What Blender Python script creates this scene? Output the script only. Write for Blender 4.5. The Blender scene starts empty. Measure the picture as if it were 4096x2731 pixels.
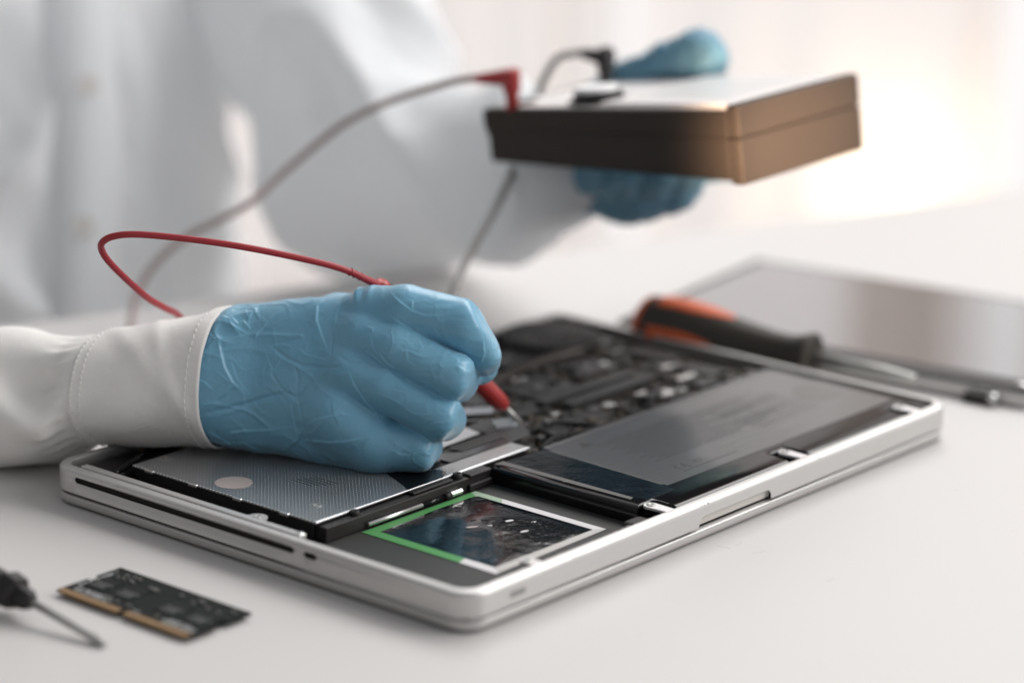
import bpy, bmesh, math, random
import numpy as np
from mathutils import Vector, Matrix, noise
random.seed(7); np.random.seed(7)
MM = 0.001
SC = bpy.context.scene
COL = SC.collection

# ------------------------------------------------------------------ camera
CAM_LOC = Vector((-717.5, -622.0, 378.8))          # mm, table top is z = 0
CR, CU, CF = Vector((0.64670, -0.76262, 0.01403)), Vector((0.19831, 0.18587, 0.96235)), Vector((0.73651, 0.61957, -0.27144))
cam = bpy.data.cameras.new('camera'); camo = bpy.data.objects.new('camera', cam); COL.objects.link(camo)
M3 = Matrix((CR, CU, -CF)).transposed()
camo.matrix_world = Matrix.Translation(CAM_LOC*MM) @ M3.to_4x4()
cam.lens = 99.719; cam.sensor_width = 36; cam.sensor_fit = 'HORIZONTAL'
cam.clip_start = 0.05; cam.clip_end = 60
cam.dof.use_dof = True; cam.dof.focus_distance = 1.128; cam.dof.aperture_fstop = 3.4
SC.camera = camo

# ------------------------------------------------------------------ world, lights, exposure
W = bpy.data.worlds.new('World'); SC.world = W; W.use_nodes = True
W.node_tree.nodes['Background'].inputs[0].default_value = (0.965, 0.975, 1.0, 1)
W.node_tree.nodes['Background'].inputs[1].default_value = 0.42
SC.view_settings.view_transform = 'Standard'; SC.view_settings.look = 'None'
SC.view_settings.exposure = 0; SC.view_settings.gamma = 1
SC.cycles.max_bounces = 8; SC.cycles.volume_bounces = 0; SC.cycles.caustics_reflective = False
SC.cycles.use_denoising = True; SC.cycles.sample_clamp_indirect = 4
HF = Vector((CF.x, CF.y, 0)).normalized(); HR = Vector((CR.x, CR.y, 0)).normalized()
CAMG = Vector((CAM_LOC.x, CAM_LOC.y, 0))
def room(fwd, right, z): return CAMG + HF*fwd + HR*right + Vector((0, 0, z))
def area(name, loc, target, sx, sy, power, col):
    l = bpy.data.lights.new(name, 'AREA'); l.shape = 'RECTANGLE'; l.size = sx*MM; l.size_y = sy*MM
    l.energy = power; l.color = col
    o = bpy.data.objects.new(name, l); COL.objects.link(o); o.location = loc*MM
    o.rotation_euler = (target-loc).to_track_quat('-Z', 'Y').to_euler()
    return o
area('window_daylight', room(2500, 900, 1750), Vector((160, 100, 0)), 2400, 1300, 50, (1.0, 0.985, 0.97))
area('side_window_daylight', room(950, 1350, 750), Vector((200, 20, 0)), 900, 1000, 15, (1.0, 0.965, 0.94))
def lamp(kind, name, loc, energy, col, size):
    l = bpy.data.lights.new(name, kind); l.energy = energy; l.color = col; l.shadow_soft_size = size*MM
    o = bpy.data.objects.new(name, l); COL.objects.link(o); o.location = Vector(loc)*MM; return l, o
# stand-ins for lens flare: added warm spot on meter end, lamp behind curtain
sp, spo = lamp('SPOT', 'flare_warm_spot', (1.8, -139.8, 152.5), 62.0, (1.0, .66, .42), 18)
sp.spot_size = math.radians(14); sp.spot_blend = .9
spo.rotation_euler = (Vector((318.4, 84.2, 122.6))-Vector((1.8, -139.8, 152.5))).to_track_quat('-Z', 'Y').to_euler()
lamp('POINT', 'curtain_glow_lamp', (2360.2, 1337.4, -392.1), 1.15, (1.0, .72, .46), 26)  # added lamp, makes the curtain glow where flare would spread

# ------------------------------------------------------------------ materials
def nodes(m): return m.node_tree.nodes, m.node_tree.links
def mat(name, col, rough=.5, metal=0, spec=.5, coat=0, bump=0, scale=1000, var=0, sheen=0, aniso=None, detail=4, sss=0, trans=0):
    m = bpy.data.materials.new(name); m.use_nodes = True; N, Lk = nodes(m)
    b = N['Principled BSDF']; b.inputs['Base Color'].default_value = (*col, 1); b.inputs['Roughness'].default_value = rough
    b.inputs['Metallic'].default_value = metal; b.inputs['Specular IOR Level'].default_value = spec
    b.inputs['Coat Weight'].default_value = coat; b.inputs['Coat Roughness'].default_value = .05
    b.inputs['Sheen Weight'].default_value = sheen
    if sss: b.inputs['Subsurface Weight'].default_value = sss; b.inputs['Subsurface Radius'].default_value = (.002, .003, .004)
    if trans: b.inputs['Transmission Weight'].default_value = trans
    if bump or var:
        tc = N.new('ShaderNodeTexCoord'); mp = N.new('ShaderNodeMapping'); Lk.new(tc.outputs['Object'], mp.inputs[0])
        if aniso: mp.inputs['Scale'].default_value = aniso
        n = N.new('ShaderNodeTexNoise'); n.inputs['Scale'].default_value = scale; n.inputs['Detail'].default_value = detail
        Lk.new(mp.outputs[0], n.inputs['Vector'])
        if bump:
            bp = N.new('ShaderNodeBump'); bp.inputs['Strength'].default_value = bump; bp.inputs['Distance'].default_value = .0004
            Lk.new(n.outputs[0], bp.inputs['Height']); Lk.new(bp.outputs[0], b.inputs['Normal'])
        if var:
            mx = N.new('ShaderNodeMix'); mx.data_type = 'RGBA'
            mx.inputs[6].default_value = (*[c*(1-var) for c in col], 1); mx.inputs[7].default_value = (*[min(1, c*(1+var)) for c in col], 1)
            Lk.new(n.outputs[0], mx.inputs[0]); Lk.new(mx.outputs[2], b.inputs['Base Color'])
    return m
def emit(name, col, s):
    m = bpy.data.materials.new(name); m.use_nodes = True; N, Lk = nodes(m)
    N.remove(N['Principled BSDF']); e = N.new('ShaderNodeEmission'); e.inputs[0].default_value = (*col, 1); e.inputs[1].default_value = s
    Lk.new(e.outputs[0], N['Material Output'].inputs[0]); return m

M_TABLE = mat('white_laminate', (.60, .584, .574), .42, spec=.35, bump=.03, scale=900, var=.015)
M_ALU = mat('bead_blasted_aluminium', (.57, .56, .55), .42, metal=.75, bump=.05, scale=6000, var=.03)
M_ALU2 = mat('bright_metal', (.72, .71, .70), .3, metal=.9, bump=.04, scale=2000)
M_ALUDARK = mat('inner_notch_metal', (.62, .60, .56), .55, metal=.1, bump=.05, scale=5000)
M_STEEL = mat('grey_steel', (.42, .42, .40), .38, metal=.6, bump=.05, scale=1500)
M_BLACK = mat('black_plastic', (.014, .012, .012), .5, spec=.4, bump=.10, scale=2500, var=.3)
M_BLACKM = mat('matte_black_shell', (.022, .021, .020), .62, spec=.3, bump=.12, scale=5000, var=.35)
M_GLOSS = mat('glossy_black_wrap', (.006, .006, .007), .10, spec=.32, bump=.05, scale=60, detail=2)
M_RUBBER = mat('black_gasket', (.01, .01, .01), .8)
M_SLOT = mat('slot_felt', (.010, .009, .007), .95, bump=.3, scale=3000)
M_LABEL = mat('battery_label_grey', (.048, .050, .054), .30, spec=.9, coat=.45, bump=.35, scale=45, aniso=(1, 10, 1), var=.10)
M_STRIP = mat('battery_edge_grey', (.085, .082, .078), .55, bump=.25, scale=4500, var=.2)
M_PRINT = mat('label_print', (.014, .014, .015), .5)
M_PRINTL = mat('pale_print', (.22, .23, .23), .5)
M_GREEN = mat('green_film', (.085, .30, .095), .45, spec=.35, bump=.03, scale=3000, var=.05)
M_GREENW = mat('green_fading_white_film', (.34, .45, .33), .45, bump=.1, scale=3000, var=.1)
M_WHITEF = mat('white_film', (.66, .64, .65), .45, bump=.03, scale=2000)
M_PINK = mat('pale_round_sticker', (.42, .37, .355), .6, var=.04, scale=500, bump=.03)
M_PCB = mat('dark_circuit_board', (.022, .021, .017), .4, spec=.5, bump=.5, scale=500, var=.5)
M_CHIP = mat('chip_black', (.018, .018, .019), .38, bump=.1, scale=2500, var=.2)
M_CHIPG = mat('shield_grey', (.20, .195, .19), .4, metal=.5)
M_CHIPB = mat('component_tan', (.075, .06, .045), .5)
M_SOLDER = mat('solder_silver', (.75, .75, .74), .22, metal=.95)
M_GOLD = mat('gold_contacts', (.27, .165, .075), .5, metal=.35, bump=.2, scale=200, aniso=(1, 12, 1), var=.12)
M_RAMPCB = mat('module_board', (.009, .011, .011), .68, spec=.14, bump=.1, scale=700, var=.25)
M_TAPE = mat('matte_black_tape', (.030, .030, .030), .38, spec=.5, bump=.25, scale=160, var=.2)
M_RED = mat('red_plastic', (.36, .030, .028), .38, spec=.45, bump=.04, scale=300, var=.08)
M_REDC = mat('red_cable_rubber', (.31, .022, .030), .42, spec=.4, bump=.08, scale=250, var=.1)
M_MAUVE = mat('hazed_lead_rubber', (.30, .225, .215), .55)  # far run of the red lead, haze put into its dull colour
M_GREYC = mat('grey_lead_rubber', (.30, .29, .28), .6)
M_METERP = mat('meter_faceplate', (.80, .77, .76), .35, spec=.5, bump=.04, scale=900)
M_METERB = mat('meter_black_shell', (.036, .029, .024), .72, spec=.3, bump=.10, scale=1800)
M_ORANGE = mat('orange_grip', (.62, .115, .035), .5, spec=.3)
M_DKBROWN = mat('black_grip_rubber', (.030, .024, .018), .6)
M_COAT = mat('white_coat_cloth', (.85, .865, .88), .85, spec=.2, bump=.12, scale=900)
N_, L_k = nodes(M_COAT); tl_ = N_.new('ShaderNodeBsdfTranslucent'); tl_.inputs[0].default_value = (.88, .89, .90, 1); mxs_ = N_.new('ShaderNodeMixShader'); mxs_.inputs[0].default_value = .35
L_k.new(N_['Principled BSDF'].outputs[0], mxs_.inputs[1]); L_k.new(tl_.outputs[0], mxs_.inputs[2]); L_k.new(mxs_.outputs[0], N_['Material Output'].inputs[0])
M_WALL = mat('white_wall_paint', (.80, .78, .77), .8)
M_FLOOR = mat('pale_floor', (.62, .60, .58), .6)
M_GLASS = mat('dark_display_glass', (.13, .13, .14), .05, spec=1.0, coat=1.0); M_GLASS.node_tree.nodes['Principled BSDF'].inputs['Coat IOR'].default_value = 2.1

def fabric():
    m = mat('white_twill_sleeve', (.82, .805, .78), .88, spec=.15, sheen=.15); N, Lk = nodes(m); b = N['Principled BSDF']
    tc = N.new('ShaderNodeTexCoord')
    w1 = N.new('ShaderNodeTexWave'); w1.inputs['Scale'].default_value = 900; w1.bands_direction = 'DIAGONAL'; w1.inputs['Distortion'].default_value = 2.5; w1.inputs['Detail Scale'].default_value = 3
    n = N.new('ShaderNodeTexNoise'); n.inputs['Scale'].default_value = 90; n.inputs['Detail'].default_value = 6
    Lk.new(tc.outputs['Object'], w1.inputs['Vector']); Lk.new(tc.outputs['Object'], n.inputs['Vector'])
    b1 = N.new('ShaderNodeBump'); b1.inputs['Strength'].default_value = .35; b1.inputs['Distance'].default_value = .00012; Lk.new(w1.outputs[1], b1.inputs['Height'])
    b2 = N.new('ShaderNodeBump'); b2.inputs['Strength'].default_value = .25; b2.inputs['Distance'].default_value = .002; Lk.new(n.outputs[0], b2.inputs['Height'])
    Lk.new(b1.outputs[0], b2.inputs['Normal']); Lk.new(b2.outputs[0], b.inputs['Normal'])
    return m
M_SLEEVE = fabric()
M_THREAD = mat('white_thread', (.80, .79, .77), .8)

def glove_mat(name, far=False):
    m = mat(name, (.085, .275, .43), .36, spec=.6, sheen=.2, sss=.05); N, Lk = nodes(m); b = N['Principled BSDF']
    tc = N.new('ShaderNodeTexCoord')
    n = N.new('ShaderNodeTexNoise'); n.inputs['Scale'].default_value = 45; n.inputs['Detail'].default_value = 5
    mx = N.new('ShaderNodeMix'); mx.data_type = 'RGBA'; mx.inputs[6].default_value = (.115, .325, .48, 1); mx.inputs[7].default_value = (.175, .40, .545, 1)
    Lk.new(tc.outputs['Object'], n.inputs['Vector']); Lk.new(n.outputs[0], mx.inputs[0]); Lk.new(mx.outputs[2], b.inputs['Base Color'])
    # film crumple: warped cell edges give thin creases, plus stretched micro lines
    nw = N.new('ShaderNodeTexNoise'); nw.inputs['Scale'].default_value = 60; nw.inputs['Detail'].default_value = 3
    add = N.new('ShaderNodeMix'); add.data_type = 'RGBA'; add.blend_type = 'ADD'; add.inputs[0].default_value = .018
    Lk.new(tc.outputs['Object'], nw.inputs['Vector']); Lk.new(tc.outputs['Object'], add.inputs[6]); Lk.new(nw.outputs[1], add.inputs[7])
    v = N.new('ShaderNodeTexVoronoi'); v.feature = 'DISTANCE_TO_EDGE'; v.inputs['Scale'].default_value = 62
    Lk.new(add.outputs[2], v.inputs['Vector'])
    r = N.new('ShaderNodeMapRange'); r.inputs[1].default_value = 0; r.inputs[2].default_value = .10; r.inputs[3].default_value = 1; r.inputs[4].default_value = 0
    Lk.new(v.outputs[0], r.inputs[0])
    msk = N.new('ShaderNodeMath'); msk.operation = 'MULTIPLY'; pw = N.new('ShaderNodeMath'); pw.operation = 'POWER'; pw.inputs[1].default_value = 3
    Lk.new(n.outputs[0], pw.inputs[0]); Lk.new(r.outputs[0], msk.inputs[0]); Lk.new(pw.outputs[0], msk.inputs[1])
    fine = N.new('ShaderNodeTexNoise'); fine.inputs['Scale'].default_value = 700; fine.inputs['Detail'].default_value = 3
    mp = N.new('ShaderNodeMapping'); mp.inputs['Scale'].default_value = (.35, 1, 1); Lk.new(tc.outputs['Object'], mp.inputs[0]); Lk.new(mp.outputs[0], fine.inputs['Vector'])
    b1 = N.new('ShaderNodeBump'); b1.inputs['Strength'].default_value = .28; b1.inputs['Distance'].default_value = .0003; Lk.new(fine.outputs[0], b1.inputs['Height'])
    b2 = N.new('ShaderNodeBump'); b2.inputs['Strength'].default_value = .8; b2.inputs['Distance'].default_value = .0012; Lk.new(msk.outputs[0], b2.inputs['Height'])
    Lk.new(b1.outputs[0], b2.inputs['Normal']); Lk.new(b2.outputs[0], b.inputs['Normal'])
    return m
M_GLOVE = glove_mat('blue_nitrile')

def dotted_plate():
    m = mat('dimpled_drive_cover', (.5, .5, .5), .30, metal=.85, spec=.5); N, Lk = nodes(m); b = N['Principled BSDF']
    tc = N.new('ShaderNodeTexCoord'); mp = N.new('ShaderNodeMapping'); Lk.new(tc.outputs['Object'], mp.inputs[0])
    mp.inputs['Scale'].default_value = (1/.0019, 1/.0019, 1/.0019)
    fr = N.new('ShaderNodeVectorMath'); fr.operation = 'FRACTION'; Lk.new(mp.outputs[0], fr.inputs[0])
    sb = N.new('ShaderNodeVectorMath'); sb.operation = 'SUBTRACT'; sb.inputs[1].default_value = (.5, .5, 0); Lk.new(fr.outputs[0], sb.inputs[0])
    sx = N.new('ShaderNodeSeparateXYZ'); Lk.new(sb.outputs[0], sx.inputs[0])
    cb = N.new('ShaderNodeCombineXYZ'); Lk.new(sx.outputs[0], cb.inputs[0]); Lk.new(sx.outputs[1], cb.inputs[1])
    ln = N.new('ShaderNodeVectorMath'); ln.operation = 'LENGTH'; Lk.new(cb.outputs[0], ln.inputs[0])
    r = N.new('ShaderNodeMapRange'); r.interpolation_type = 'SMOOTHSTEP'
    r.inputs[1].default_value = .08; r.inputs[2].default_value = .23; r.inputs[3].default_value = 1; r.inputs[4].default_value = 0
    Lk.new(ln.outputs['Value'], r.inputs[0])
    bp = N.new('ShaderNodeBump'); bp.inputs['Strength'].default_value = .9; bp.inputs['Distance'].default_value = .0004
    Lk.new(r.outputs[0], bp.inputs['Height']); Lk.new(bp.outputs[0], b.inputs['Normal'])
    mx = N.new('ShaderNodeMix'); mx.data_type = 'RGBA'; mx.inputs[6].default_value = (.50, .51, .52, 1); mx.inputs[7].default_value = (.85, .85, .83, 1)
    Lk.new(r.outputs[0], mx.inputs[0]); Lk.new(mx.outputs[2], b.inputs['Base Color'])
    return m
M_PLATE = dotted_plate()

def crinkle():
    m = mat('crinkled_black_film', (.006, .008, .010), .09, spec=.8, coat=.4); N, Lk = nodes(m); b = N['Principled BSDF']
    tc = N.new('ShaderNodeTexCoord')
    n1 = N.new('ShaderNodeTexNoise'); n1.inputs['Scale'].default_value = 520; n1.inputs['Detail'].default_value = 3; n1.inputs['Roughness'].default_value = .5
    n2 = N.new('ShaderNodeTexNoise'); n2.inputs['Scale'].default_value = 70; n2.inputs['Detail'].default_value = 2
    for n in (n1, n2): Lk.new(tc.outputs['Object'], n.inputs['Vector'])
    b1 = N.new('ShaderNodeBump'); b1.inputs['Strength'].default_value = .5; b1.inputs['Distance'].default_value = .00026; Lk.new(n1.outputs[0], b1.inputs['Height'])
    b2 = N.new('ShaderNodeBump'); b2.inputs['Strength'].default_value = .6; b2.inputs['Distance'].default_value = .0008; Lk.new(n2.outputs[0], b2.inputs['Height'])
    Lk.new(b1.outputs[0], b2.inputs['Normal']); Lk.new(b2.outputs[0], b.inputs['Normal']); return m
M_FILM = crinkle()

# ------------------------------------------------------------------ object helpers (all input in mm, world axes)
ORG = {}
def thing(name, loc, label, cat, group=None):
    o = bpy.data.objects.new(name, None); COL.objects.link(o); o.empty_display_size = .01
    o.location = Vector(loc)*MM; ORG[o] = Vector(loc)
    o['label'] = label; o['category'] = cat
    if group: o['group'] = group
    return o
def tag(o, label=None, cat=None, group=None, kind=None):
    for k, v in (('label', label), ('category', cat), ('group', group), ('kind', kind)):
        if v: o[k] = v
    return o
def obj(name, verts, faces, m, parent=None, smooth=False, at=None, label=None, kind=None):
    """verts are world mm; stored relative to `at` (default: the parent's origin)."""
    po = ORG[parent] if parent else Vector((0, 0, 0))
    at = Vector(at) if at is not None else po
    me = bpy.data.meshes.new(name)
    V = (np.asarray(verts, float)-np.array(at))*MM
    me.from_pydata(V.tolist(), [], faces); me.update()
    if smooth: me.polygons.foreach_set('use_smooth', [True]*len(me.polygons))
    me.materials.append(m)
    o = bpy.data.objects.new(name, me); COL.objects.link(o)
    o.parent = parent; o.location = (at-po)*MM; ORG[o] = at
    if label: o['label'] = label
    if kind: o['kind'] = kind
    return o
def clone(src, name, parent, at):
    o = bpy.data.objects.new(name, src.data); COL.objects.link(o); o.parent = parent
    o.location = (Vector(at)-ORG[parent])*MM; o.rotation_euler = src.rotation_euler; ORG[o] = Vector(at); return o
def from_bm(name, bm, m, parent=None, smooth=False, **k):
    bm.verts.ensure_lookup_table()
    V = [tuple(v.co) for v in bm.verts]; bm.verts.index_update(); F = [[v.index for v in f.verts] for f in bm.faces]; bm.free()
    return obj(name, V, F, m, parent, smooth, **k)
def bm_box(bm, x0, x1, y0, y1, z0, z1, bev=0, seg=2, M=None):
    b2 = bmesh.new()
    bmesh.ops.create_cube(b2, size=1)
    for v in b2.verts: v.co = Vector(((x0+x1)/2+v.co.x*(x1-x0), (y0+y1)/2+v.co.y*(y1-y0), (z0+z1)/2+v.co.z*(z1-z0)))
    if bev: bmesh.ops.bevel(b2, geom=b2.edges[:], offset=bev, segments=seg, profile=.5, affect='EDGES')
    if M is not None: bmesh.ops.transform(b2, matrix=M, verts=b2.verts)
    me = bpy.data.meshes.new('t'); b2.to_mesh(me); b2.free(); bm.from_mesh(me); bpy.data.meshes.remove(me)
def box(name, x0, x1, y0, y1, z0, z1, m, parent=None, bev=0, seg=2, M=None, **k):
    bm = bmesh.new(); bm_box(bm, x0, x1, y0, y1, z0, z1, bev, seg, M); return from_bm(name, bm, m, parent, **k)
def prism(name, poly, z0, z1, m, parent=None, bev=0, M=None, **k):
    bm = bmesh.new(); b = [bm.verts.new((x, y, z0)) for x, y in poly]; t = [bm.verts.new((x, y, z1)) for x, y in poly]
    n = len(poly); bm.faces.new(b[::-1]); tf = bm.faces.new(t)
    for i in range(n): bm.faces.new((b[i], b[(i+1) % n], t[(i+1) % n], t[i]))
    bmesh.ops.recalc_face_normals(bm, faces=bm.faces)
    if bev: bmesh.ops.bevel(bm, geom=list(tf.edges), offset=bev, segments=2, profile=.5, affect='EDGES')
    if M is not None: bmesh.ops.transform(bm, matrix=M, verts=bm.verts)
    return from_bm(name, bm, m, parent, **k)
def spline(pts, n=8):
    P = [Vector(p) for p in pts]; P = [P[0]*2-P[1]]+P+[P[-1]*2-P[-2]]; out = []
    for i in range(1, len(P)-2):
        a, b, c, d = P[i-1:i+3]
        for k in range(n):
            t = k/n; out.append(.5*((2*b)+(c-a)*t+(2*a-5*b+4*c-d)*t*t+(3*b-a-3*c+d)*t**3))
    out.append(P[-2]); return out
def tube_data(P, R, n=12, cap=True):
    P = [Vector(p) for p in P]; R = R if hasattr(R, '__len__') else [R]*len(P)
    V = []; F = []; T = (P[1]-P[0]).normalized(); N = T.orthogonal().normalized()
    for i, p in enumerate(P):
        t = (P[min(i+1, len(P)-1)]-P[max(i-1, 0)])
        t = t.normalized() if t.length > 1e-9 else T
        N = (N-t*N.dot(t)).normalized(); B = t.cross(N); T = t
        for k in range(n):
            a = 2*math.pi*k/n; V.append(p+(N*math.cos(a)+B*math.sin(a))*R[i])
    for i in range(len(P)-1):
        for k in range(n): F.append((i*n+k, i*n+(k+1) % n, (i+1)*n+(k+1) % n, (i+1)*n+k))
    if cap: F.append(tuple(range(n))[::-1]); F.append(tuple((len(P)-1)*n+k for k in range(n)))
    return V, F
def tube(name, P, R, m, parent=None, n=12, smooth=True, cap=True, **k):
    V, F = tube_data(P, R, n, cap); o = obj(name, V, F, m, parent, smooth, **k)
    if smooth:
        for p in o.data.polygons:
            if len(p.vertices) > 4: p.use_smooth = False
    return o
def lathe(name, a, b, prof, m, parent=None, n=28, **k):
    """prof: (t along a->b, radius)"""
    a, b = Vector(a), Vector(b); return tube(name, [a+(b-a)*t for t, r in prof], [r for t, r in prof], m, parent, n, **k)
def disc(name, c, r, h, m, parent=None, n=24, bev=0, **k):
    poly = [(c[0]+r*math.cos(2*math.pi*i/n), c[1]+r*math.sin(2*math.pi*i/n)) for i in range(n)]
    return prism(name, poly, c[2], c[2]+h, m, parent, bev, **k)

# ------------------------------------------------------------------ the room behind, and the table
def q4(name, pts, m, parent=None, **k): return obj(name, pts, [(0, 1, 2, 3)], m, parent, **k)
WD = 3600
def slab(name, f0, f1, r0, r1, z0, z1, m, parent=None, **k):
    v = [room(f, r_, z) for f in (f0, f1) for r_ in (r0, r1) for z in (z0, z1)]
    return obj(name, v, [(0, 1, 3, 2), (4, 6, 7, 5), (0, 4, 5, 1), (2, 3, 7, 6), (0, 2, 6, 4), (1, 5, 7, 3)], m, parent, **k)
tag(slab('floor', -2500, 5200, -4200, 4200, -790, -750, M_FLOOR), kind='structure')
tag(slab('wall', 4150, 4250, -4200, 4200, -749, 2400, M_WALL), kind='structure')
tag(slab('ambient_block_wall', -2500, 4150, -1750, -1650, -749, 2400, mat('grey_block_wall', (.30, .30, .30), .8)), kind='structure')  # unseen wall added to cut ambient light from the left
win = thing('window', room(WD, 0, -700), 'tall bright window with white frame bars filling the background', 'window')
M_PANE = emit('bright_daylight_pane', (1.0, .975, .97), 1.0)
M_FRAME = mat('white_window_frame', (.88, .85, .83), .5)
cols = [-2600, -1700, -800, 60, 640, 1200, 2100, 3000]
for i in range(len(cols)-1):
    slab('pane', WD+300, WD+312, cols[i]+8, cols[i+1]-8, -640, 2100, M_PANE, win)
for c in cols: slab('frame_bar', WD+255, WD+299, c-8, c+8, -640, 2100, M_FRAME, win)
slab('sill', WD+180, WD+320, -2650, 3050, -700, -641, M_FRAME, win)
def sheer(name, tint, tr):
    m = bpy.data.materials.new(name); m.use_nodes = True; N, Lk = nodes(m); N.remove(N['Principled BSDF'])
    t = N.new('ShaderNodeBsdfTranslucent'); t.inputs[0].default_value = (*tint, 1); d = N.new('ShaderNodeBsdfTransparent'); d.inputs[0].default_value = (*tint, 1)
    mx = N.new('ShaderNodeMixShader'); mx.inputs[0].default_value = tr; Lk.new(t.outputs[0], mx.inputs[1]); Lk.new(d.outputs[0], mx.inputs[2]); Lk.new(mx.outputs[0], N['Material Output'].inputs[0]); return m
M_SHEER = sheer('sheer_white_curtain', (.93, .90, .885), .45)
M_TAN = sheer('tan_curtain', (.80, .71, .62), .35)
def curtain(r0, r1, f, mm_, label, amp=18, wl=95):
    n = int((r1-r0)/8); V = []; F = []
    for i in range(n+1):
        x = r0+(r1-r0)*i/n
        off = amp*math.sin(x/wl*6.283)+amp*.5*math.sin(x/wl*2.7+1)
        for z in (-690, 2150): V.append(room(f+off, x, z))
    for i in range(n): F.append((2*i, 2*i+1, 2*i+3, 2*i+2))
    o = obj('curtain', V, F, mm_, None, True, at=room(f, (r0+r1)/2, -690)); tag(o, label, 'curtain', 'curtains in front of the window'); return o
curtain(-2600, 130, WD-90, M_SHEER, 'wide sheer white curtain behind the person and the black meter plug')
curtain(160, 610, WD-60, M_SHEER, 'wide sheer white curtain with a warm glow, right of the meter', 7, 120)
curtain(628, 1000, WD-300, M_TAN, 'tan curtain at the far right edge of the window', 22, 160)

TB = [(-900, -900), (-900, 1000), (900, 1000), (900, -900)]
far = 1600
def tpoly(f0, f1, r0, r1): return [tuple((room(f, r_, 0))[:2]) for f, r_ in ((f0, r0), (f1, r0), (f1, r1), (f0, r1))]
tbl = thing('table', room(1200, 0, -30), 'white laminate table top that everything rests on', 'table')
prism('tabletop', [tuple(room(f_, r_, 0)[:2]) for f_, r_ in ((300, -900), (960, -900), (1330, -300), (1720, 330), (1720, 1100), (300, 1100))][::-1], -28, 0, M_TABLE, tbl, bev=1.5)

M_BLIND = mat('tan_blind_cloth', (.66, .58, .52), .9)
for r0_, r1_, lb in ((440, 500, 'tan blind strip mirrored left of centre in the glossy display'), (506, 566, 'tan blind strip mirrored at centre right in the glossy display')):
    tag(slab('blind', WD-40, WD-36, r0_, r1_, 120, 2100, M_BLIND), lb, 'blind', 'tan blinds over the window')
# ------------------------------------------------------------------ laptop
L, D_, RAD = 325.0, 227.0, 11.0
ZT, ZB = 16.0, 5.85
lap = thing('laptop', (162, 113, 0), 'open upside-down silver laptop with bottom cover removed under the gloved hand', 'laptop')
def rrect(inset, extra=None, dense=()):
    """closed outline, counter-clockwise from the front edge, same count for every inset"""
    r = max(RAD-inset, .6); pts = []
    def arc(cx, cy, a0, n=10):
        for i in range(n+1):
            a = math.radians(a0+90*i/n); pts.append((cx+r*math.cos(a), cy+r*math.sin(a)))
    i = inset
    xs = sorted(set([22.2, 32, 100, 200, 250, 300]+[138.0+d for d in (0, .3, .8, 1.6, 2.6, 4, 6)]+[187.0-d for d in (0, .3, .8, 1.6, 2.6, 4, 6)]))
    arc(i+r, i+r, 180)
    for x in xs: pts.append((x, i))
    arc(L-i-r, i+r, 270)
    for y in (60, 120, 180): pts.append((L-i, y))
    arc(L-i-r, D_-i-r, 0)
    for x in (250, 160, 80): pts.append((x, D_-i))
    arc(i+r, D_-i-r, 90)
    for y in sorted([75.5, 76.2, 81.6, 82.3, 87.3, 88.0, 100, 150, 180, 210.3, 211.0], reverse=True): pts.append((i, y))
    return pts
def notch_h(x):
    d = min(x-138.0, 187.0-x)
    if d <= 0: return 0
    if d >= 4.5: return 4.2
    return 4.2*(1-(1-d/4.5)**3)**.42
levels = [(0.35, ZB, 1), (0, ZB+.35, 1), (0, 10.9, 0), (0, 11.5, 0), (0, 12.8, 0), (0, 13.4, 0), (0, ZT-1.5, 0), (.25, ZT-.75, 0), (.95, ZT-.18, 0), (1.6, ZT, 0), (4.3, ZT, 0), (4.6, ZT-.3, 0), (4.7, 9, 0)]
V = []; F = []; rings = []
for ins, z, nf in levels:
    ring = rrect(ins); rings.append(ring)
    for (x, y) in ring:
        zz = z
        if y < 2 and 138 < x < 187:
            h = notch_h(x); base = ZB
            if nf: zz = z+h
            elif z < 10.9+.01: zz = max(z, ZB+.4+h)
        V.append((x, y, zz))
n = len(rings[0]); keep = []
def hole(i, k):
    (x, y), (x2, y2) = rings[i][k], rings[i][(k+1) % n]
    zc = (levels[i][1]+levels[i+1][1])/2; ym = (y+y2)/2
    if x < .5 and x2 < .5 and 10.9 < zc < 13.4:
        for a, b in ((75.5, 82.3), (87.3, 211.0)):
            if a < ym < b:
                mid = 11.5 < zc < 12.8
                if mid or (a+.7 < ym < b-.7): return True
    return False
for i in range(len(levels)-1):
    for k in range(n):
        if hole(i, k): continue
        a, b = i*n+k, i*n+(k+1) % n; F.append((a, b, b+n, a+n))
base = obj('base_case', V, F, M_ALU, lap, True)
mod = base.modifiers.new('s', 'SOLIDIFY'); mod.thickness = .0004; mod.offset = -1
me = base.data
try:
    me.set_sharp_from_angle(angle=math.radians(40))
except Exception: pass
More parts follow.
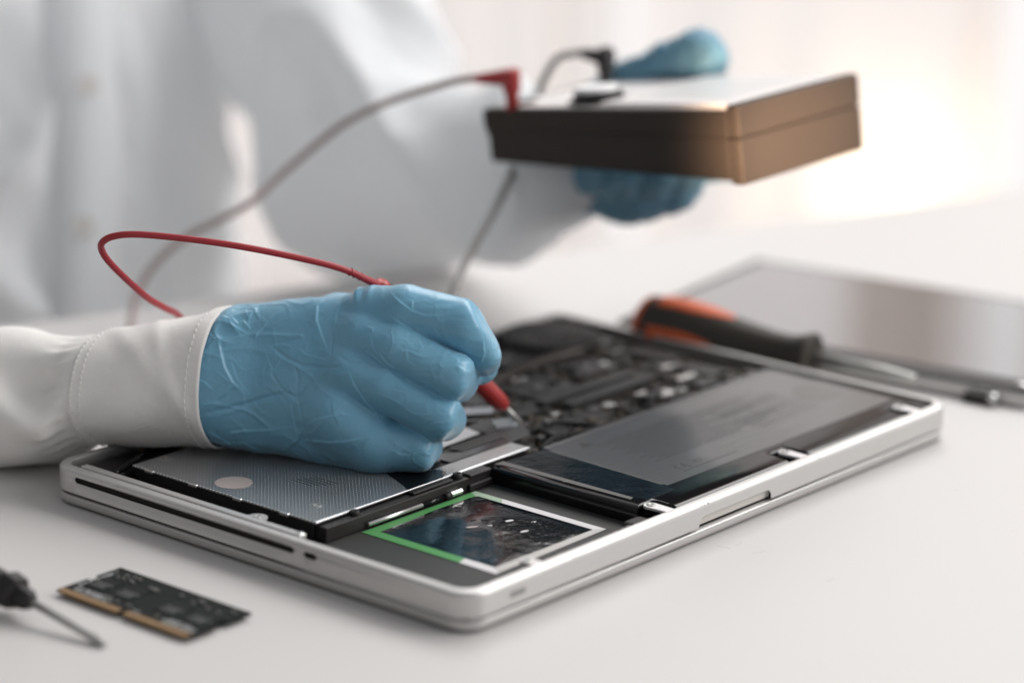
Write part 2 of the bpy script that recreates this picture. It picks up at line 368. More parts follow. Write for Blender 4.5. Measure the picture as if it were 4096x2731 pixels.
# thumb notch scoop behind the cut in the front wall
V = []; F = []
for i in range(13):
    t = i/12
    for (yy, zz) in ((.42, 10.6), (1.0, 10.0), (1.7, 8.9), (2.2, 7.6), (2.4, 6.1)):
        V.append((136.5+52*t, yy, zz))
for i in range(12):
    for k in range(4): a = i*5+k; F.append((a, a+5, a+6, a+1))
obj('thumb_notch', V, F, M_ALUDARK, lap, True)
box('slot_liner', .9, 4.4, 86, 212, 10.2, 14.0, M_SLOT, lap, label='dark felt slot of the disc drive in the side wall')
box('port_liner', .9, 4.4, 74.5, 83.3, 10.2, 14.0, M_SLOT, lap)
box('sensor_window', 23, 31.5, -.12, .5, 9.2, 11.4, mat('sensor_grey', (.22, .22, .21), .4), lap, bev=.1)
nk = random.Random(8); bm = bmesh.new()
for i in range(9):
    x_ = nk.choice([139, 141, 142.5, 143.5, 146, 158, 60, 221])+nk.uniform(-.6, .6); w_ = nk.uniform(.1, .25)
    bm_box(bm, x_-w_, x_+w_, .05, .6, ZT-1.3, ZT-.75)
for i in range(8):
    y_ = nk.uniform(100, 205); bm_box(bm, .05, .5, y_-.2, y_+.2, ZT-1.3, ZT-.8)
from_bm('edge_nicks', bm, M_STEEL, lap, kind='stuff')
# lid under the base
V = []; F = []
lv = [(3.2, 0.25), (1.2, .7), (.25, 1.7), (0, 2.8), (0, 4.55), (.75, 5.15), (3.5, 5.2), (12, 5.2)]
def orect(i): 
    r = max(RAD-i, .6); p = []
    for cx, cy, a0 in ((i+r, i+r, 180), (L-i-r, i+r, 270), (L-i-r, D_-i-r, 0), (i+r, D_-i-r, 90)):
        for k in range(13):
            a = math.radians(a0+90*k/12); p.append((cx+r*math.cos(a), cy+r*math.sin(a)))
    return p
for ins, z in lv:
    for x, y in orect(ins): V.append((x, y, z))
n2 = 52
for i in range(len(lv)-1):
    for k in range(n2): F.append((i*n2+k, i*n2+(k+1) % n2, (i+1)*n2+(k+1) % n2, (i+1)*n2+k))
F.append(tuple(range(n2))[::-1]); F.append(tuple((len(lv)-1)*n2+k for k in range(n2)))
lid = obj('lid', V, F, M_ALU, lap, True); lid.data.set_sharp_from_angle(angle=math.radians(40))
prism('gasket', [(x, y) for x, y in orect(2.4)], 5.21, 5.84, M_RUBBER, lap)
prism('inner_floor', orect(4.75), 5.86, 7.4, M_BLACKM, lap)
# hard disk bay
box('bay_floor', 5.2, 121, 5.2, 92.6, 7.41, 7.55, mat('bay_speckled_black', (.030, .030, .029), .55, spec=.4, bump=.3, scale=3500, var=.5), lap)
stk = thing('tmp', (0, 0, 0), 'x', 'x'); bpy.data.objects.remove(stk)
FN = 30; FV = []; FF = []
def dome(x, y):
    u, v = (x-41.5)/66, (y-23.6)/67.4; e = max(0, min(1, 9*min(u, v, 1-u, 1-v)))
    return 7.60+e*(.25+.9*math.exp(-((u-.62)**2+(v-.62)**2)/.10)+.12*noise.noise(Vector((u*5, v*5, 2))))
for i in range(FN+1):
    for k in range(FN+1):
        x_, y_ = 41.5+66*i/FN, 23.6+67.4*k/FN; FV.append((x_, y_, dome(x_, y_)))
FF = [(i*(FN+1)+k, (i+1)*(FN+1)+k, (i+1)*(FN+1)+k+1, i*(FN+1)+k+1) for i in range(FN) for k in range(FN)]
film = obj('trackpad_film', FV, FF, M_FILM, lap, True, label='crinkled black film with green and white border tape in the empty drive bay')
def flat(name, poly, m, par, z, h=.1, **k): return prism(name, poly, z, z+h, m, par, **k)
flat('border_tape', [(41.4, 91.2), (106, 91.2), (103.5, 86.4), (46.5, 86.4)], M_GREEN, film, 7.73)
flat('border_tape', [(41.4, 91.2), (46.5, 86.4), (46.5, 42.5), (41.4, 41)], M_GREEN, film, 7.73, .1)
flat('border_tape', [(41.4, 40.95), (46.5, 42.45), (46.5, 27.5), (43, 22.6), (41.4, 22.6)], M_WHITEF, film, 7.73)
flat('border_tape', [(106.05, 91.2), (108.6, 91.2), (108.6, 77), (104.6, 74), (104.6, 86.5), (103.6, 86.4)], M_GREENW, film, 7.73)
flat('border_tape', [(108.6, 76.9), (108.6, 23.4), (104.6, 27), (104.6, 73.9)], M_WHITEF, film, 7.73)
flat('border_tape', [(43.1, 22.6), (46.6, 27.4), (104.5, 26.9), (108.5, 23.3)], mat('greyish_film', (.50, .48, .46), .45), film, 7.74)
# four slots cut in the film and a few lifted flakes
for (cx, cy, w, h, m_, rz) in ((73, 62, 5.2, 2.0, M_PINK, .5), (79, 58, 3.0, 1.4, M_SOLDER, .2), (83, 63.5, 4.0, 1.6, M_RUBBER, .5), (88.5, 56, 4.6, 2.0, M_WHITEF, .3), (101, 82, 4.2, 1.7, M_RUBBER, .5), (84, 44.5, 5, 1.8, M_WHITEF, .2), (95, 49, 3.0, 1.1, M_SOLDER, .3), (79, 66.6, 3.4, 1.2, M_RUBBER, .3)):
    pl = [(cx+w*math.cos(a)*math.cos(rz)-h*math.sin(a)*math.sin(rz), cy+w*math.cos(a)*math.sin(rz)*-1-h*math.sin(a)*math.cos(rz)) for a in [k*math.pi/6 for k in range(12)]]
    if w > 3.5 and m_ in (M_PINK, M_RUBBER): pl = [((x-cx)*.5+cx, (y-cy)*.5+cy) for x, y in pl]
    else: pl = [((x-cx)*.42+cx, (y-cy)*.42+cy) for x, y in pl]
    flat('slit', pl[::-1], m_, film, max(dome(x, y) for x, y in pl)+.02, .12)
# bracket between bay and drive
br = box('drive_bracket', 23.5, 120.5, 93.2, 98.8, 7.42, 13.6, M_BLACK, lap, bev=.5)
box('raised_rib', 74.5, 98.5, 94.2, 97.4, 13.62, 14.9, M_BLACK, br, bev=.6)
box('raised_rib', 107, 120.3, 92.6, 98.2, 13.0, 14.6, M_BLACK, br, bev=.5)
box('raised_rib', 106, 120.3, 91.6, 93.15, 8.0, 10.8, M_BLACK, br, bev=.5)
def capscrew(par, x, y, z, r=2.0, h=2.1, m=M_BLACK):
    s = disc('screw', (x, y, z), r, h, m, par, 20, bev=.25)
    for a in range(3):
        Mx = Matrix.Translation((x, y, 0)) @ Matrix.Rotation(a*math.pi/3, 4, 'Z')
        box('cross_slot', -r*.55, r*.55, -.18, .18, z+h-.02, z+h+.05, M_RUBBER, None, M=Mx).data
    return s
def screw(par, x, y, z, r=1.6, h=.7, m=M_STEEL):
    bm = bmesh.new(); n_ = 20
    prof = [(r, 0), (r, h*.7), (r*.8, h), (r*.5, h), (r*.42, h*.55), (0.01, h*.5)]
    rows = [[bm.verts.new((x+q*math.cos(6.2832*k/n_), y+q*math.sin(6.2832*k/n_), z+w)) for k in range(n_)] for q, w in prof]
    for a, b in zip(rows, rows[1:]):
        for k in range(n_): bm.faces.new((a[k], a[(k+1) % n_], b[(k+1) % n_], b[k]))
    return from_bm('screw', bm, m, par, True)
screw(br, 103.0, 96.0, 13.61, 2.1, 2.2, M_BLACK); screw(br, 42.3, 95.8, 13.61, 2.0, 1.9, M_BLACK)
tube('silver_rod', [(46, 92.3, 9.4), (77.5, 92.3, 9.4)], .95, M_ALU2, br, 10)
tube('black_rod', [(77.6, 92.3, 9.3), (91, 92.3, 9.3)], .85, M_GLOSS, br, 12)
tube('rod_collar', [(91.1, 92.2, 9.4), (94.6, 92.2, 9.4)], 1.2, M_BLACK, br, 14)
tube('rod_end', [(94.7, 92.2, 9.6), (101, 92.2, 9.6)], 1.15, M_ALU2, br, 6, smooth=False)
# optical drive
odd = box('disc_drive', 22.6, 149.5, 99.0, 200, 7.43, 14.6, M_BLACK, lap, bev=.3)
cov = prism('drive_cover', [(22.2, 97.2), (74, 97.2), (96, 97.2), (97.5, 97.2), (149.8, 97.2), (149.8, 107.4), (100, 107.4), (100, 201), (22.2, 201)], 14.62, 15.5, M_PLATE, odd, bev=.45)
for y in (190.7, 165.2, 140, 114): box('cover_clip', 21.2, 22.6, y-2.4, y+2.4, 14.2, 15.58, M_ALU2, odd, bev=.35)
screw(odd, 37, 197, 15.2, 2.2, .45, M_STEEL); screw(odd, 36.2, 110.6, 15.2, 2.2, .45, M_STEEL)
for (sx, sy) in ((37, 197), (36.2, 110.6)):
    disc('screw_dish', (sx, sy, 15.51), 3.0, .03, M_ALU2, odd)
disc('round_sticker', (33.8, 154.2, 15.51), 7.6, .12, M_PINK, odd, 40)
for k in range(5): box('scratch', 52+k*2.2, 52.35+k*2.2, 128-k*1.5, 140-k*1.2, 15.505, 15.53, M_BLACKM, odd, M=Matrix.Translation((0, 0, 0)))
def arcpts(cx, cy, r, a0, a1, n=8): return [(cx+r*math.cos(math.radians(a0+(a1-a0)*k/n)), cy+r*math.sin(math.radians(a0+(a1-a0)*k/n))) for k in range(n+1)]
flat('black_tab', [(74.2, 97.0), (95, 97.0)]+arcpts(98, 103, 4, -60, 90, 5)+[(104, 109), (112, 113), (112, 140), (96, 140)]+[(88, 128), (84.5, 119), (81, 111), (77.5, 103)], M_GLOSS, odd, 15.52, .14)
flat('clear_tape', [(112.2, 108.0), (150, 108.0), (150, 113), (125.5, 113.4), (118, 119), (112.2, 119)], mat('smoky_tape', (.07, .07, .075), .2, spec=.6, bump=.1, scale=80), odd, 15.4, .12)
flat('mesh_patch', [(125.4, 121), (125.5, 113.5), (151.4, 113.6), (157.6, 122)], mat('woven_black', (.028, .027, .026), .6, bump=.8, scale=2200, var=.3), odd, 15.58, .2)
flat('white_patch', [(112, 137), (135, 134), (152, 134.5), (150, 124.6), (123, 123.2), (112, 125)], mat('pale_grey_cover', (.52, .52, .53), .4), odd, 15.55, .16)
flat('dark_ribbon', [(150.2, 107.6), (163, 107.6), (171, 118), (176, 131), (166, 137), (153, 134.5), (151.6, 113.4)], M_TAPE, odd, 14.9, .5)
flat('shiny_ribbon', [(160, 124), (169, 119.5), (175.5, 128), (167, 133)], mat('crinkled_silver_tape', (.34, .37, .40), .25, metal=.6, bump=.8, scale=500), odd, 15.42, .3)
flat('silver_patch', [(166, 151), (175, 156), (187, 147), (178, 142)], mat('bluish_metal', (.48, .50, .54), .25, metal=.7), odd, 14.0, .5)
# side lip and ear
lip = box('slot_lip', 4.9, 8.6, 89, 213, 9, 16.5, M_ALU, lap, bev=.5)
ear = prism('ear', arcpts(11.5, 118.5, 4.2, -50, 90, 8)+[(8.0, 127), (8.0, 112)], 14.3, 15.3, M_ALU, lip, bev=.2); screw(ear, 11.6, 118.4, 15.25, 1.6, .4)
disc('side_post', (7.2, 91.2, 14.5), 1.6, 2.3, M_ALU2, lap, 16, bev=.5)
# dark corner with fan housing left of the drive
box('corner_block', 10, 60, 203, 221, 7.42, 12.5, M_BLACK, lap, bev=1)
tube('ribbon_loop', spline([(14, 203, 13), (28, 206, 14.6), (40, 213, 13.5), (70, 214, 13)], 8), 1.3, M_GLOSS, lap)
for x, y in ((52, 214), (44, 219), (57, 209)): screw(lap, x, y, 12.5, 1.5, .6, mat('brass', (.30, .2, .11), .4, metal=.8))
# battery
M_WRAP = M_GLOSS
bat = thing('tmpb', (0, 0, 0), 'x', 'x'); bpy.data.objects.remove(bat)
def battery():
    zt, z0 = 15.3, 7.45
    prof = [(0, z0), (0, 12.6), (.25, 13.7), (.9, 14.6), (2.0, 15.1), (4.2, zt), (8, zt)]
    x0, x1, y0, y1 = 120.8, 320.2, 5.3, 93.6
    notches = (125.2, 217.0, 304.0)
    def outline(ins):
        p = []
        def front(x):
            e = 0
            for c in notches:
                d = abs(x-c)
                if d < 7.5: e = max(e, 12.5*min(1, (1-(d/7.5)**4)**.5*1.25))
            return e
        xs = sorted(set([x0+ins, x1-ins]+[min(max(c+d, x0+ins), x1-ins) for c in notches for d in (-7.6, -7.3, -7, -6.4, -5.5, -4, -2, 0, 2, 4, 5.5, 6.4, 7, 7.3, 7.6)]+[150, 180, 260, 285]))
        for x in xs: p.append((x, max(y0+ins*2.2, y0+ins*.4+front(x) if front(x) > 0 else 0)))
        return p
    xs_n = len(outline(0)); V = []; F = []
    for ins, z in prof:
        o = outline(ins)
        while len(o) < xs_n: o.insert(0, o[0])
        ring = o+[(x1-ins, y1-ins), (x0+ins, y1-ins)]
        V += [(x, y, z) for x, y in ring]
    m_ = xs_n+2
    for i in range(len(prof)-1):
        for k in range(m_): F.append((i*m_+k, i*m_+(k+1) % m_, (i+1)*m_+(k+1) % m_, (i+1)*m_+k))
    F.append(tuple((len(prof)-1)*m_+k for k in range(m_)))
    o = obj('battery', V, F, M_GLOSS, lap, True); o.data.set_sharp_from_angle(angle=math.radians(50)); return o
bat = battery()
flat('edge_strip', [(125.5, 24.8), (128.2, 25.6), (128.2, 93.3), (122.5, 93.3), (124.3, 90)], M_STRIP, bat, 15.31, .12)
flat('seal_tape', [(128.25, 25.4), (129, 19.6), (147.5, 19.6), (148.4, 27), (151.5, 88), (150, 90.8), (128.25, 92)], M_FILM, bat, 15.32, .14)
flat('fray', [(148.45, 27), (149.3, 27), (152.4, 88), (151.55, 88)], mat('frayed_edge', (.14, .135, .13), .7, bump=1, scale=4000, var=.5), bat, 15.32, .1)
lab = prism('label', [(149.35, 24.8), (221, 23.6), (313, 23.0), (314.5, 90.5), (152.4, 90.5)], 15.31, 15.43, M_LABEL, bat)
box('far_edge', 153, 313, 91.2, 92.6, 15.0, 15.6, mat('battery_frame_edge', (.16, .16, .165), .3, metal=.4), bat, bev=.2)
disc('flap', (298, 55, 15.44), 11, .05, mat('label_patch', (.085, .08, .075), .4, coat=.3), bat, 24)
# print on the label: real small marks, lying flat
def dashes(name, rows, m_, par, z):
    bm = bmesh.new(); rnd = random.Random(3)
    for (x, y, ln) in rows:
        p = 0
        while p < ln:
            w = rnd.uniform(.8, 3.2)
            y_ = y-p-w
            bm_box(bm, x-.45, x+.45, y_, y-p, z, z+.015); p += w+rnd.uniform(.4, 1.0)
    return from_bm(name, bm, m_, par, kind='stuff')
def dashes_x(name, rows, m_, par, z, hgt=.8):
    bm = bmesh.new(); rnd = random.Random(5)
    for (x, y, ln) in rows:
        p = 0
        while p < ln:
            w = rnd.uniform(.6, 2.2)
            bm_box(bm, x+p, x+p+w, y-hgt/2, y+hgt/2, z, z+.015); p += w+rnd.uniform(.3, .8)
    return from_bm(name, bm, m_, par, kind='stuff')
dashes_x('fine_print', [(170+3*(i % 3), 78-2.6*i, 60+15*((i*7) % 4)) for i in range(13)]+[(238, 70-3.4*i, 45) for i in range(9)], M_PRINT, bat, 15.435)
dashes_x('pale_print', [(225+3*(i % 3), 60-2.2*i, 28) for i in range(5)]+[(205, 41, 20), (226, 40, 22), (211, 36, 42)], M_PRINTL, bat, 15.437, .7)
def text(name, s, loc, size, m_, par, rz=0, ext=.01, label=None):
    c = bpy.data.curves.new(name, 'FONT'); c.body = s; c.size = size*MM; c.extrude = ext*MM
    o = bpy.data.objects.new(name, c); COL.objects.link(o); bpy.context.view_layer.update()
    me = bpy.data.meshes.new_from_object(o.evaluated_get(bpy.context.evaluated_depsgraph_get())); bpy.data.objects.remove(o); bpy.data.curves.remove(c)
    me.materials.clear(); me.materials.append(m_)
    o = bpy.data.objects.new(name, me); COL.objects.link(o); o.parent = par; o.location = (Vector(loc)-ORG[par])*MM; o.rotation_euler = (0, 0, rz); ORG[o] = Vector(loc)
    if label: o['label'] = label
    return o
def ring_arc(name, cx, cy, r, w, a0, a1, z, m_, par, n=14):
    return flat(name, arcpts(cx, cy, r, a0, a1, n)+arcpts(cx, cy, r-w, a1, a0, n), m_, par, z, .02)
ring_arc('ce_mark', 171.6, 35.2, 2.6, .7, 90, 270, 15.435, M_PRINT, lab)
ring_arc('ce_mark', 176.2, 35.2, 2.6, .7, 90, 270, 15.435, M_PRINT, lab)
box('ce_mark', 173.9, 176, 34.85, 35.55, 15.435, 15.455, M_PRINT, lab)
text('ul_mark', 'RU', (181, 34, 0+15.435), 4.2, M_PRINT, lab)
dashes_x('fine_print', [(168, 30.5, 38)], M_PRINT, bat, 15.436, .7)
bmw = [(164, 80), (172, 80), (168, 86.5)]
flat('warning_triangle', bmw, M_PRINT, lab, 15.435, .015)
text('letter', 'E', (125.9, 57.5, 15.435), 2.4, M_PRINTL, bat, rz=math.pi/2)
# metal ears with screws along the front rim
for x in (125.2, 217.0, 304.0):
    e = prism('mounting_ear', arcpts(x, 14.3, 3.1, 0, 180, 10)+[(x-2.7, 9.5), (x-2.6, 4.4), (x+2.6, 4.4), (x+2.7, 9.5)], 14.7, 15.7, mat('ear_metal', (.72, .70, .70), .5, metal=.4), lap, bev=.2)
    screw(e, x, 14.3, 15.6, 1.9, .5, M_STEEL)
e = prism('mounting_ear', arcpts(45, 10.5, 3.0, 0, 180, 10)+[(42.2, 4.4), (47.8, 4.4)], 14.4, 15.5, M_ALU2, lap, bev=.2); screw(e, 45, 10.5, 15.4, 1.7, .5)
box('bay_bumper', 52, 106, 5.4, 10.4, 7.6, 13.8, M_BLACK, lap, bev=.8)
box('bay_post', 108, 119, 6, 16, 7.6, 13.0, M_BLACK, lap, bev=2.0, seg=3)
box('corner_pad', 24, 42, 6, 13, 7.6, 12.5, M_BLACK, lap, bev=.8)
# logic board
pcb = prism('circuit_board', [(151, 94.2), (320.2, 94.2), (320.2, 221), (110, 221), (110, 205), (101, 203), (101, 141), (152, 136)], 8.0, 10.2, M_PCB, lap)
protos = {}
rnd = random.Random(11)
def chip(w, d, h, m_, x, y, name='chip', z=10.21, rz=0):
    key = (w, d, h, m_.name)
    if key not in protos:
        o = box(name, x-w/2, x+w/2, y-d/2, y+d/2, z, z+h, m_, pcb, bev=min(.25, h*.2), at=(x, y, z)); protos[key] = o
    else: o = clone(protos[key], name, pcb, (x, y, z))
    o.rotation_euler = (0, 0, rz); return o
big = [(205, 112, 24, 12, 2.4), (243, 128, 62, 6.5, 4.2), (238, 139, 62, 5.5, 3.8), (262, 108, 16, 12, 2), (185, 112, 12, 10, 2.2), (281, 105, 10, 7, 3), (228, 160, 30, 30, 2.2), (270, 165, 26, 24, 2.0),
       (195, 140, 16, 12, 2.4), (180, 128, 10, 7, 1.6), (196, 165, 20, 14, 2), (300, 120, 12, 20, 2.6), (305, 150, 14, 22, 3), (215, 190, 34, 14, 2.4), (260, 195, 40, 16, 3.2)]
for x, y, w, d, h in big: chip(w, d, h, M_CHIP if w < 60 else M_TAPE, x, y, 'chip' if w < 60 else 'socket')
for i in range(150):
    x, y = rnd.uniform(156, 316), rnd.uniform(97, 216)
    if x < 190 and y > 140 and rnd.random() < .5: continue
    m_ = rnd.choice([M_CHIP, M_CHIP, M_CHIPG, M_CHIP, M_TAPE, M_CHIPB]); w, d = rnd.choice([(5, 4), (7, 4), (3.5, 6), (9, 5), (4, 3)])
    chip(w, d, rnd.choice([1.2, 1.8, 2.6, 3.4]), m_, x, y, 'chip', rz=0)
for x, y, w, d in ((276, 158, 3.4, 3.4), (228, 172, 2.6, 2.6), (232, 170, 2.4, 2.4), (226.5, 116, 6, 4.5), (258, 109.5, 10, 5), (178.5, 103.5, 9, 2.2), (250, 116, 7, 3), (200, 125, 4, 2.5), (285, 118, 12, 4), (292, 135, 8, 5)):
    chip(w, d, 2.9, M_SOLDER, x, y, 'connector')
bm = bmesh.new()
for i in range(1100):
    x, y = rnd.uniform(153, 318), rnd.uniform(95.5, 219); s = rnd.uniform(.6, 1.5)
    bm_box(bm, x-s, x+s, y-s*.55, y+s*.55, 10.2, 10.2+rnd.uniform(.5, 2.2))
bm2 = bmesh.new()
for i in range(320):
    x, y = rnd.uniform(153, 318), rnd.uniform(95.5, 219); s = rnd.uniform(.4, 1.0)
    bm_box(bm2, x-s, x+s, y-s*.55, y+s*.55, 10.2, 10.2+rnd.uniform(.8, 2.4))
from_bm('small_components', bm, M_CHIPB, pcb, kind='stuff'); from_bm('solder_caps', bm2, M_CHIPG, pcb, kind='stuff')
for i in range(7):
    x, y = rnd.uniform(170, 310), rnd.uniform(100, 210); screw(pcb, x, y, 10.25, 1.9, 2.2, M_SOLDER)
tube('cable', spline([(158, 98, 12), (172, 101, 14), (190, 97.5, 13.5), (230, 98, 13)], 8), 1.0, M_RUBBER, lap)
tube('cable', spline([(152, 118, 13), (166, 112, 14.5), (185, 116, 14), (196, 104, 13.5), (205, 99, 12)], 8), .9, M_GLOSS, lap)
tube('cable', spline([(101, 150, 14), (128, 148, 15), (150, 146, 14.5), (172, 137, 13)], 8), 1.4, M_GLOSS, lap)
fan = disc('fan', (288, 200, 10.3), 24, 6.6, M_BLACKM, lap, 40, bev=1.6)
disc('fan_hub', (288, 200, 16.95), 8, .5, M_BLACK, fan, 24, bev=.3)
for k in range(22):
    a = k*2*math.pi/22; Mx = Matrix.Translation((288, 200, 0)) @ Matrix.Rotation(a, 4, 'Z')
    box('blade', 9, 21, -.3, .3, 16.8, 17.3, M_CHIPG, fan, M=Mx)
tube('heat_pipe', spline([(285, 178, 13.4), (262, 180, 13.4), (235, 178, 13.2), (212, 172, 13)], 8), 2.4, mat('dark_pipe', (.06, .05, .045), .4, metal=.5), lap)

# ------------------------------------------------------------------ implicit surfaces for gloves and coat
def smin(a, b, k):
    h = np.clip(.5+.5*(b-a)/k, 0, 1); return b*(1-h)+a*h-k*h*(1-h)
def cone(P, a, b, ra, rb):
    a, b = np.array(a, np.float32), np.array(b, np.float32); d = b-a; L2 = float(d@d)
    q = [P[i]-a[i] for i in range(3)]
    t = np.clip((q[0]*d[0]+q[1]*d[1]+q[2]*d[2])/L2, 0, 1)
    return np.sqrt((q[0]-t*d[0])**2+(q[1]-t*d[1])**2+(q[2]-t*d[2])**2)-(ra+(rb-ra)*t)
def chain(P, pts, k=1.5):
    f = None
    for (x, y, z, r_), (x2, y2, z2, r2) in zip(pts, pts[1:]):
        c = cone(P, (x, y, z), (x2, y2, z2), r_, r2); f = c if f is None else smin(f, c, k)
    return f
def grid(lo, hi, h):
    ax = [np.arange(lo[i], hi[i]+h, h, dtype=np.float32) for i in range(3)]
    return ax, np.meshgrid(*ax, indexing='ij', sparse=True)
def surface_nets(f, ax):
    f = np.asarray(f); s = f < 0; nx, ny, nz = f.shape
    c = np.zeros((nx-1, ny-1, nz-1), np.int8)
    for dx in (0, 1):
        for dy in (0, 1):
            for dz in (0, 1): c += s[dx:nx-1+dx, dy:ny-1+dy, dz:nz-1+dz]
    I = np.argwhere((c > 0) & (c < 8)); idx = -np.ones(c.shape, np.int64); idx[tuple(I.T)] = np.arange(len(I))
    acc = np.zeros((len(I), 3)); cnt = np.zeros(len(I)); cor = [(a, b, d) for a in (0, 1) for b in (0, 1) for d in (0, 1)]
    val = {q: f[I[:, 0]+q[0], I[:, 1]+q[1], I[:, 2]+q[2]].astype(float) for q in cor}
    for q in cor:
        for a in range(3):
            if q[a] == 0:
                p = list(q); p[a] = 1; p = tuple(p); v0, v1 = val[q], val[p]; m_ = (v0 < 0) != (v1 < 0)
                t = np.where(m_, v0/np.where(v0-v1 == 0, 1, v0-v1), 0)
                pos = np.tile(np.array(q, float), (len(I), 1)); pos[:, a] = t
                acc[m_] += pos[m_]; cnt[m_] += 1
    h = ax[0][1]-ax[0][0]
    V = (I+acc/cnt[:, None])*h+np.array([ax[0][0], ax[1][0], ax[2][0]]); Q = []
    for a in range(3):
        b, d = [(1, 2), (2, 0), (0, 1)][a]
        s0 = [slice(None)]*3; s1 = [slice(None)]*3; s0[a] = slice(0, -1); s1[a] = slice(1, None)
        A = s[tuple(s0)]; B = s[tuple(s1)]; E = np.argwhere(A != B); ok = (E[:, b] > 0) & (E[:, d] > 0) & (E[:, b] < f.shape[b]-1) & (E[:, d] < f.shape[d]-1); E = E[ok]
        e = [E.copy() for _ in range(4)]
        e[1][:, b] -= 1; e[2][:, b] -= 1; e[2][:, d] -= 1; e[3][:, d] -= 1
        q = np.stack([idx[tuple(x.T)] for x in e], 1); fl = A[tuple(E.T)]
        q[~fl] = q[~fl][:, ::-1]; Q.append(q[:, ::-1] if False else q)
    return V, np.concatenate(Q)
def smooth_v(V, Q, it=2, lam=.5):
    e = np.concatenate([Q[:, [0, 1]], Q[:, [1, 2]], Q[:, [2, 3]], Q[:, [3, 0]]]); n_ = len(V)
    for _ in range(it):
        s = np.zeros_like(V); c = np.zeros(n_); np.add.at(s, e[:, 0], V[e[:, 1]]); np.add.at(s, e[:, 1], V[e[:, 0]])
        np.add.at(c, e[:, 0], 1); np.add.at(c, e[:, 1], 1); V = V+lam*(s/np.maximum(c, 1)[:, None]-V)
    return V
def vnormals(V, Q):
    nrm = np.cross(V[Q[:, 2]]-V[Q[:, 0]], V[Q[:, 3]]-V[Q[:, 1]]); N = np.zeros_like(V)
    for k in range(4): np.add.at(N, Q[:, k], nrm)
    return N/np.maximum(np.linalg.norm(N, axis=1), 1e-9)[:, None]
def subdiv(V, Q, levels=1):
    me = bpy.data.meshes.new('t'); me.from_pydata(V.tolist(), [], Q.tolist()); o = bpy.data.objects.new('t', me); COL.objects.link(o)
    md = o.modifiers.new('s', 'SUBSURF'); md.levels = levels
    bpy.context.view_layer.update(); m2 = bpy.data.meshes.new_from_object(o.evaluated_get(bpy.context.evaluated_depsgraph_get()))
    V2 = np.empty(len(m2.vertices)*3); m2.vertices.foreach_get('co', V2); Q2 = np.empty(len(m2.loops), np.int64); m2.loops.foreach_get('vertex_index', Q2)
    bpy.data.objects.remove(o); bpy.data.meshes.remove(me); bpy.data.meshes.remove(m2)
    return V2.reshape(-1, 3), Q2.reshape(-1, 4)
def polydist(x, y, P):
    d = np.full(len(x), 1e9); tt = np.zeros(len(x)); n_ = len(P)-1; sg = np.ones(len(x))
    for i in range(n_):
        a, b = np.array(P[i]), np.array(P[i+1]); e = b-a; t = np.clip(((x-a[0])*e[0]+(y-a[1])*e[1])/(e@e+1e-9), 0, 1)
        q = np.hypot(x-a[0]-t*e[0], y-a[1]-t*e[1]); m_ = q < d; d[m_] = q[m_]; tt[m_] = (i+t[m_])/n_; sg[m_] = np.sign((x-a[0])*e[1]-(y-a[1])*e[0])[m_]
    return d, tt, sg

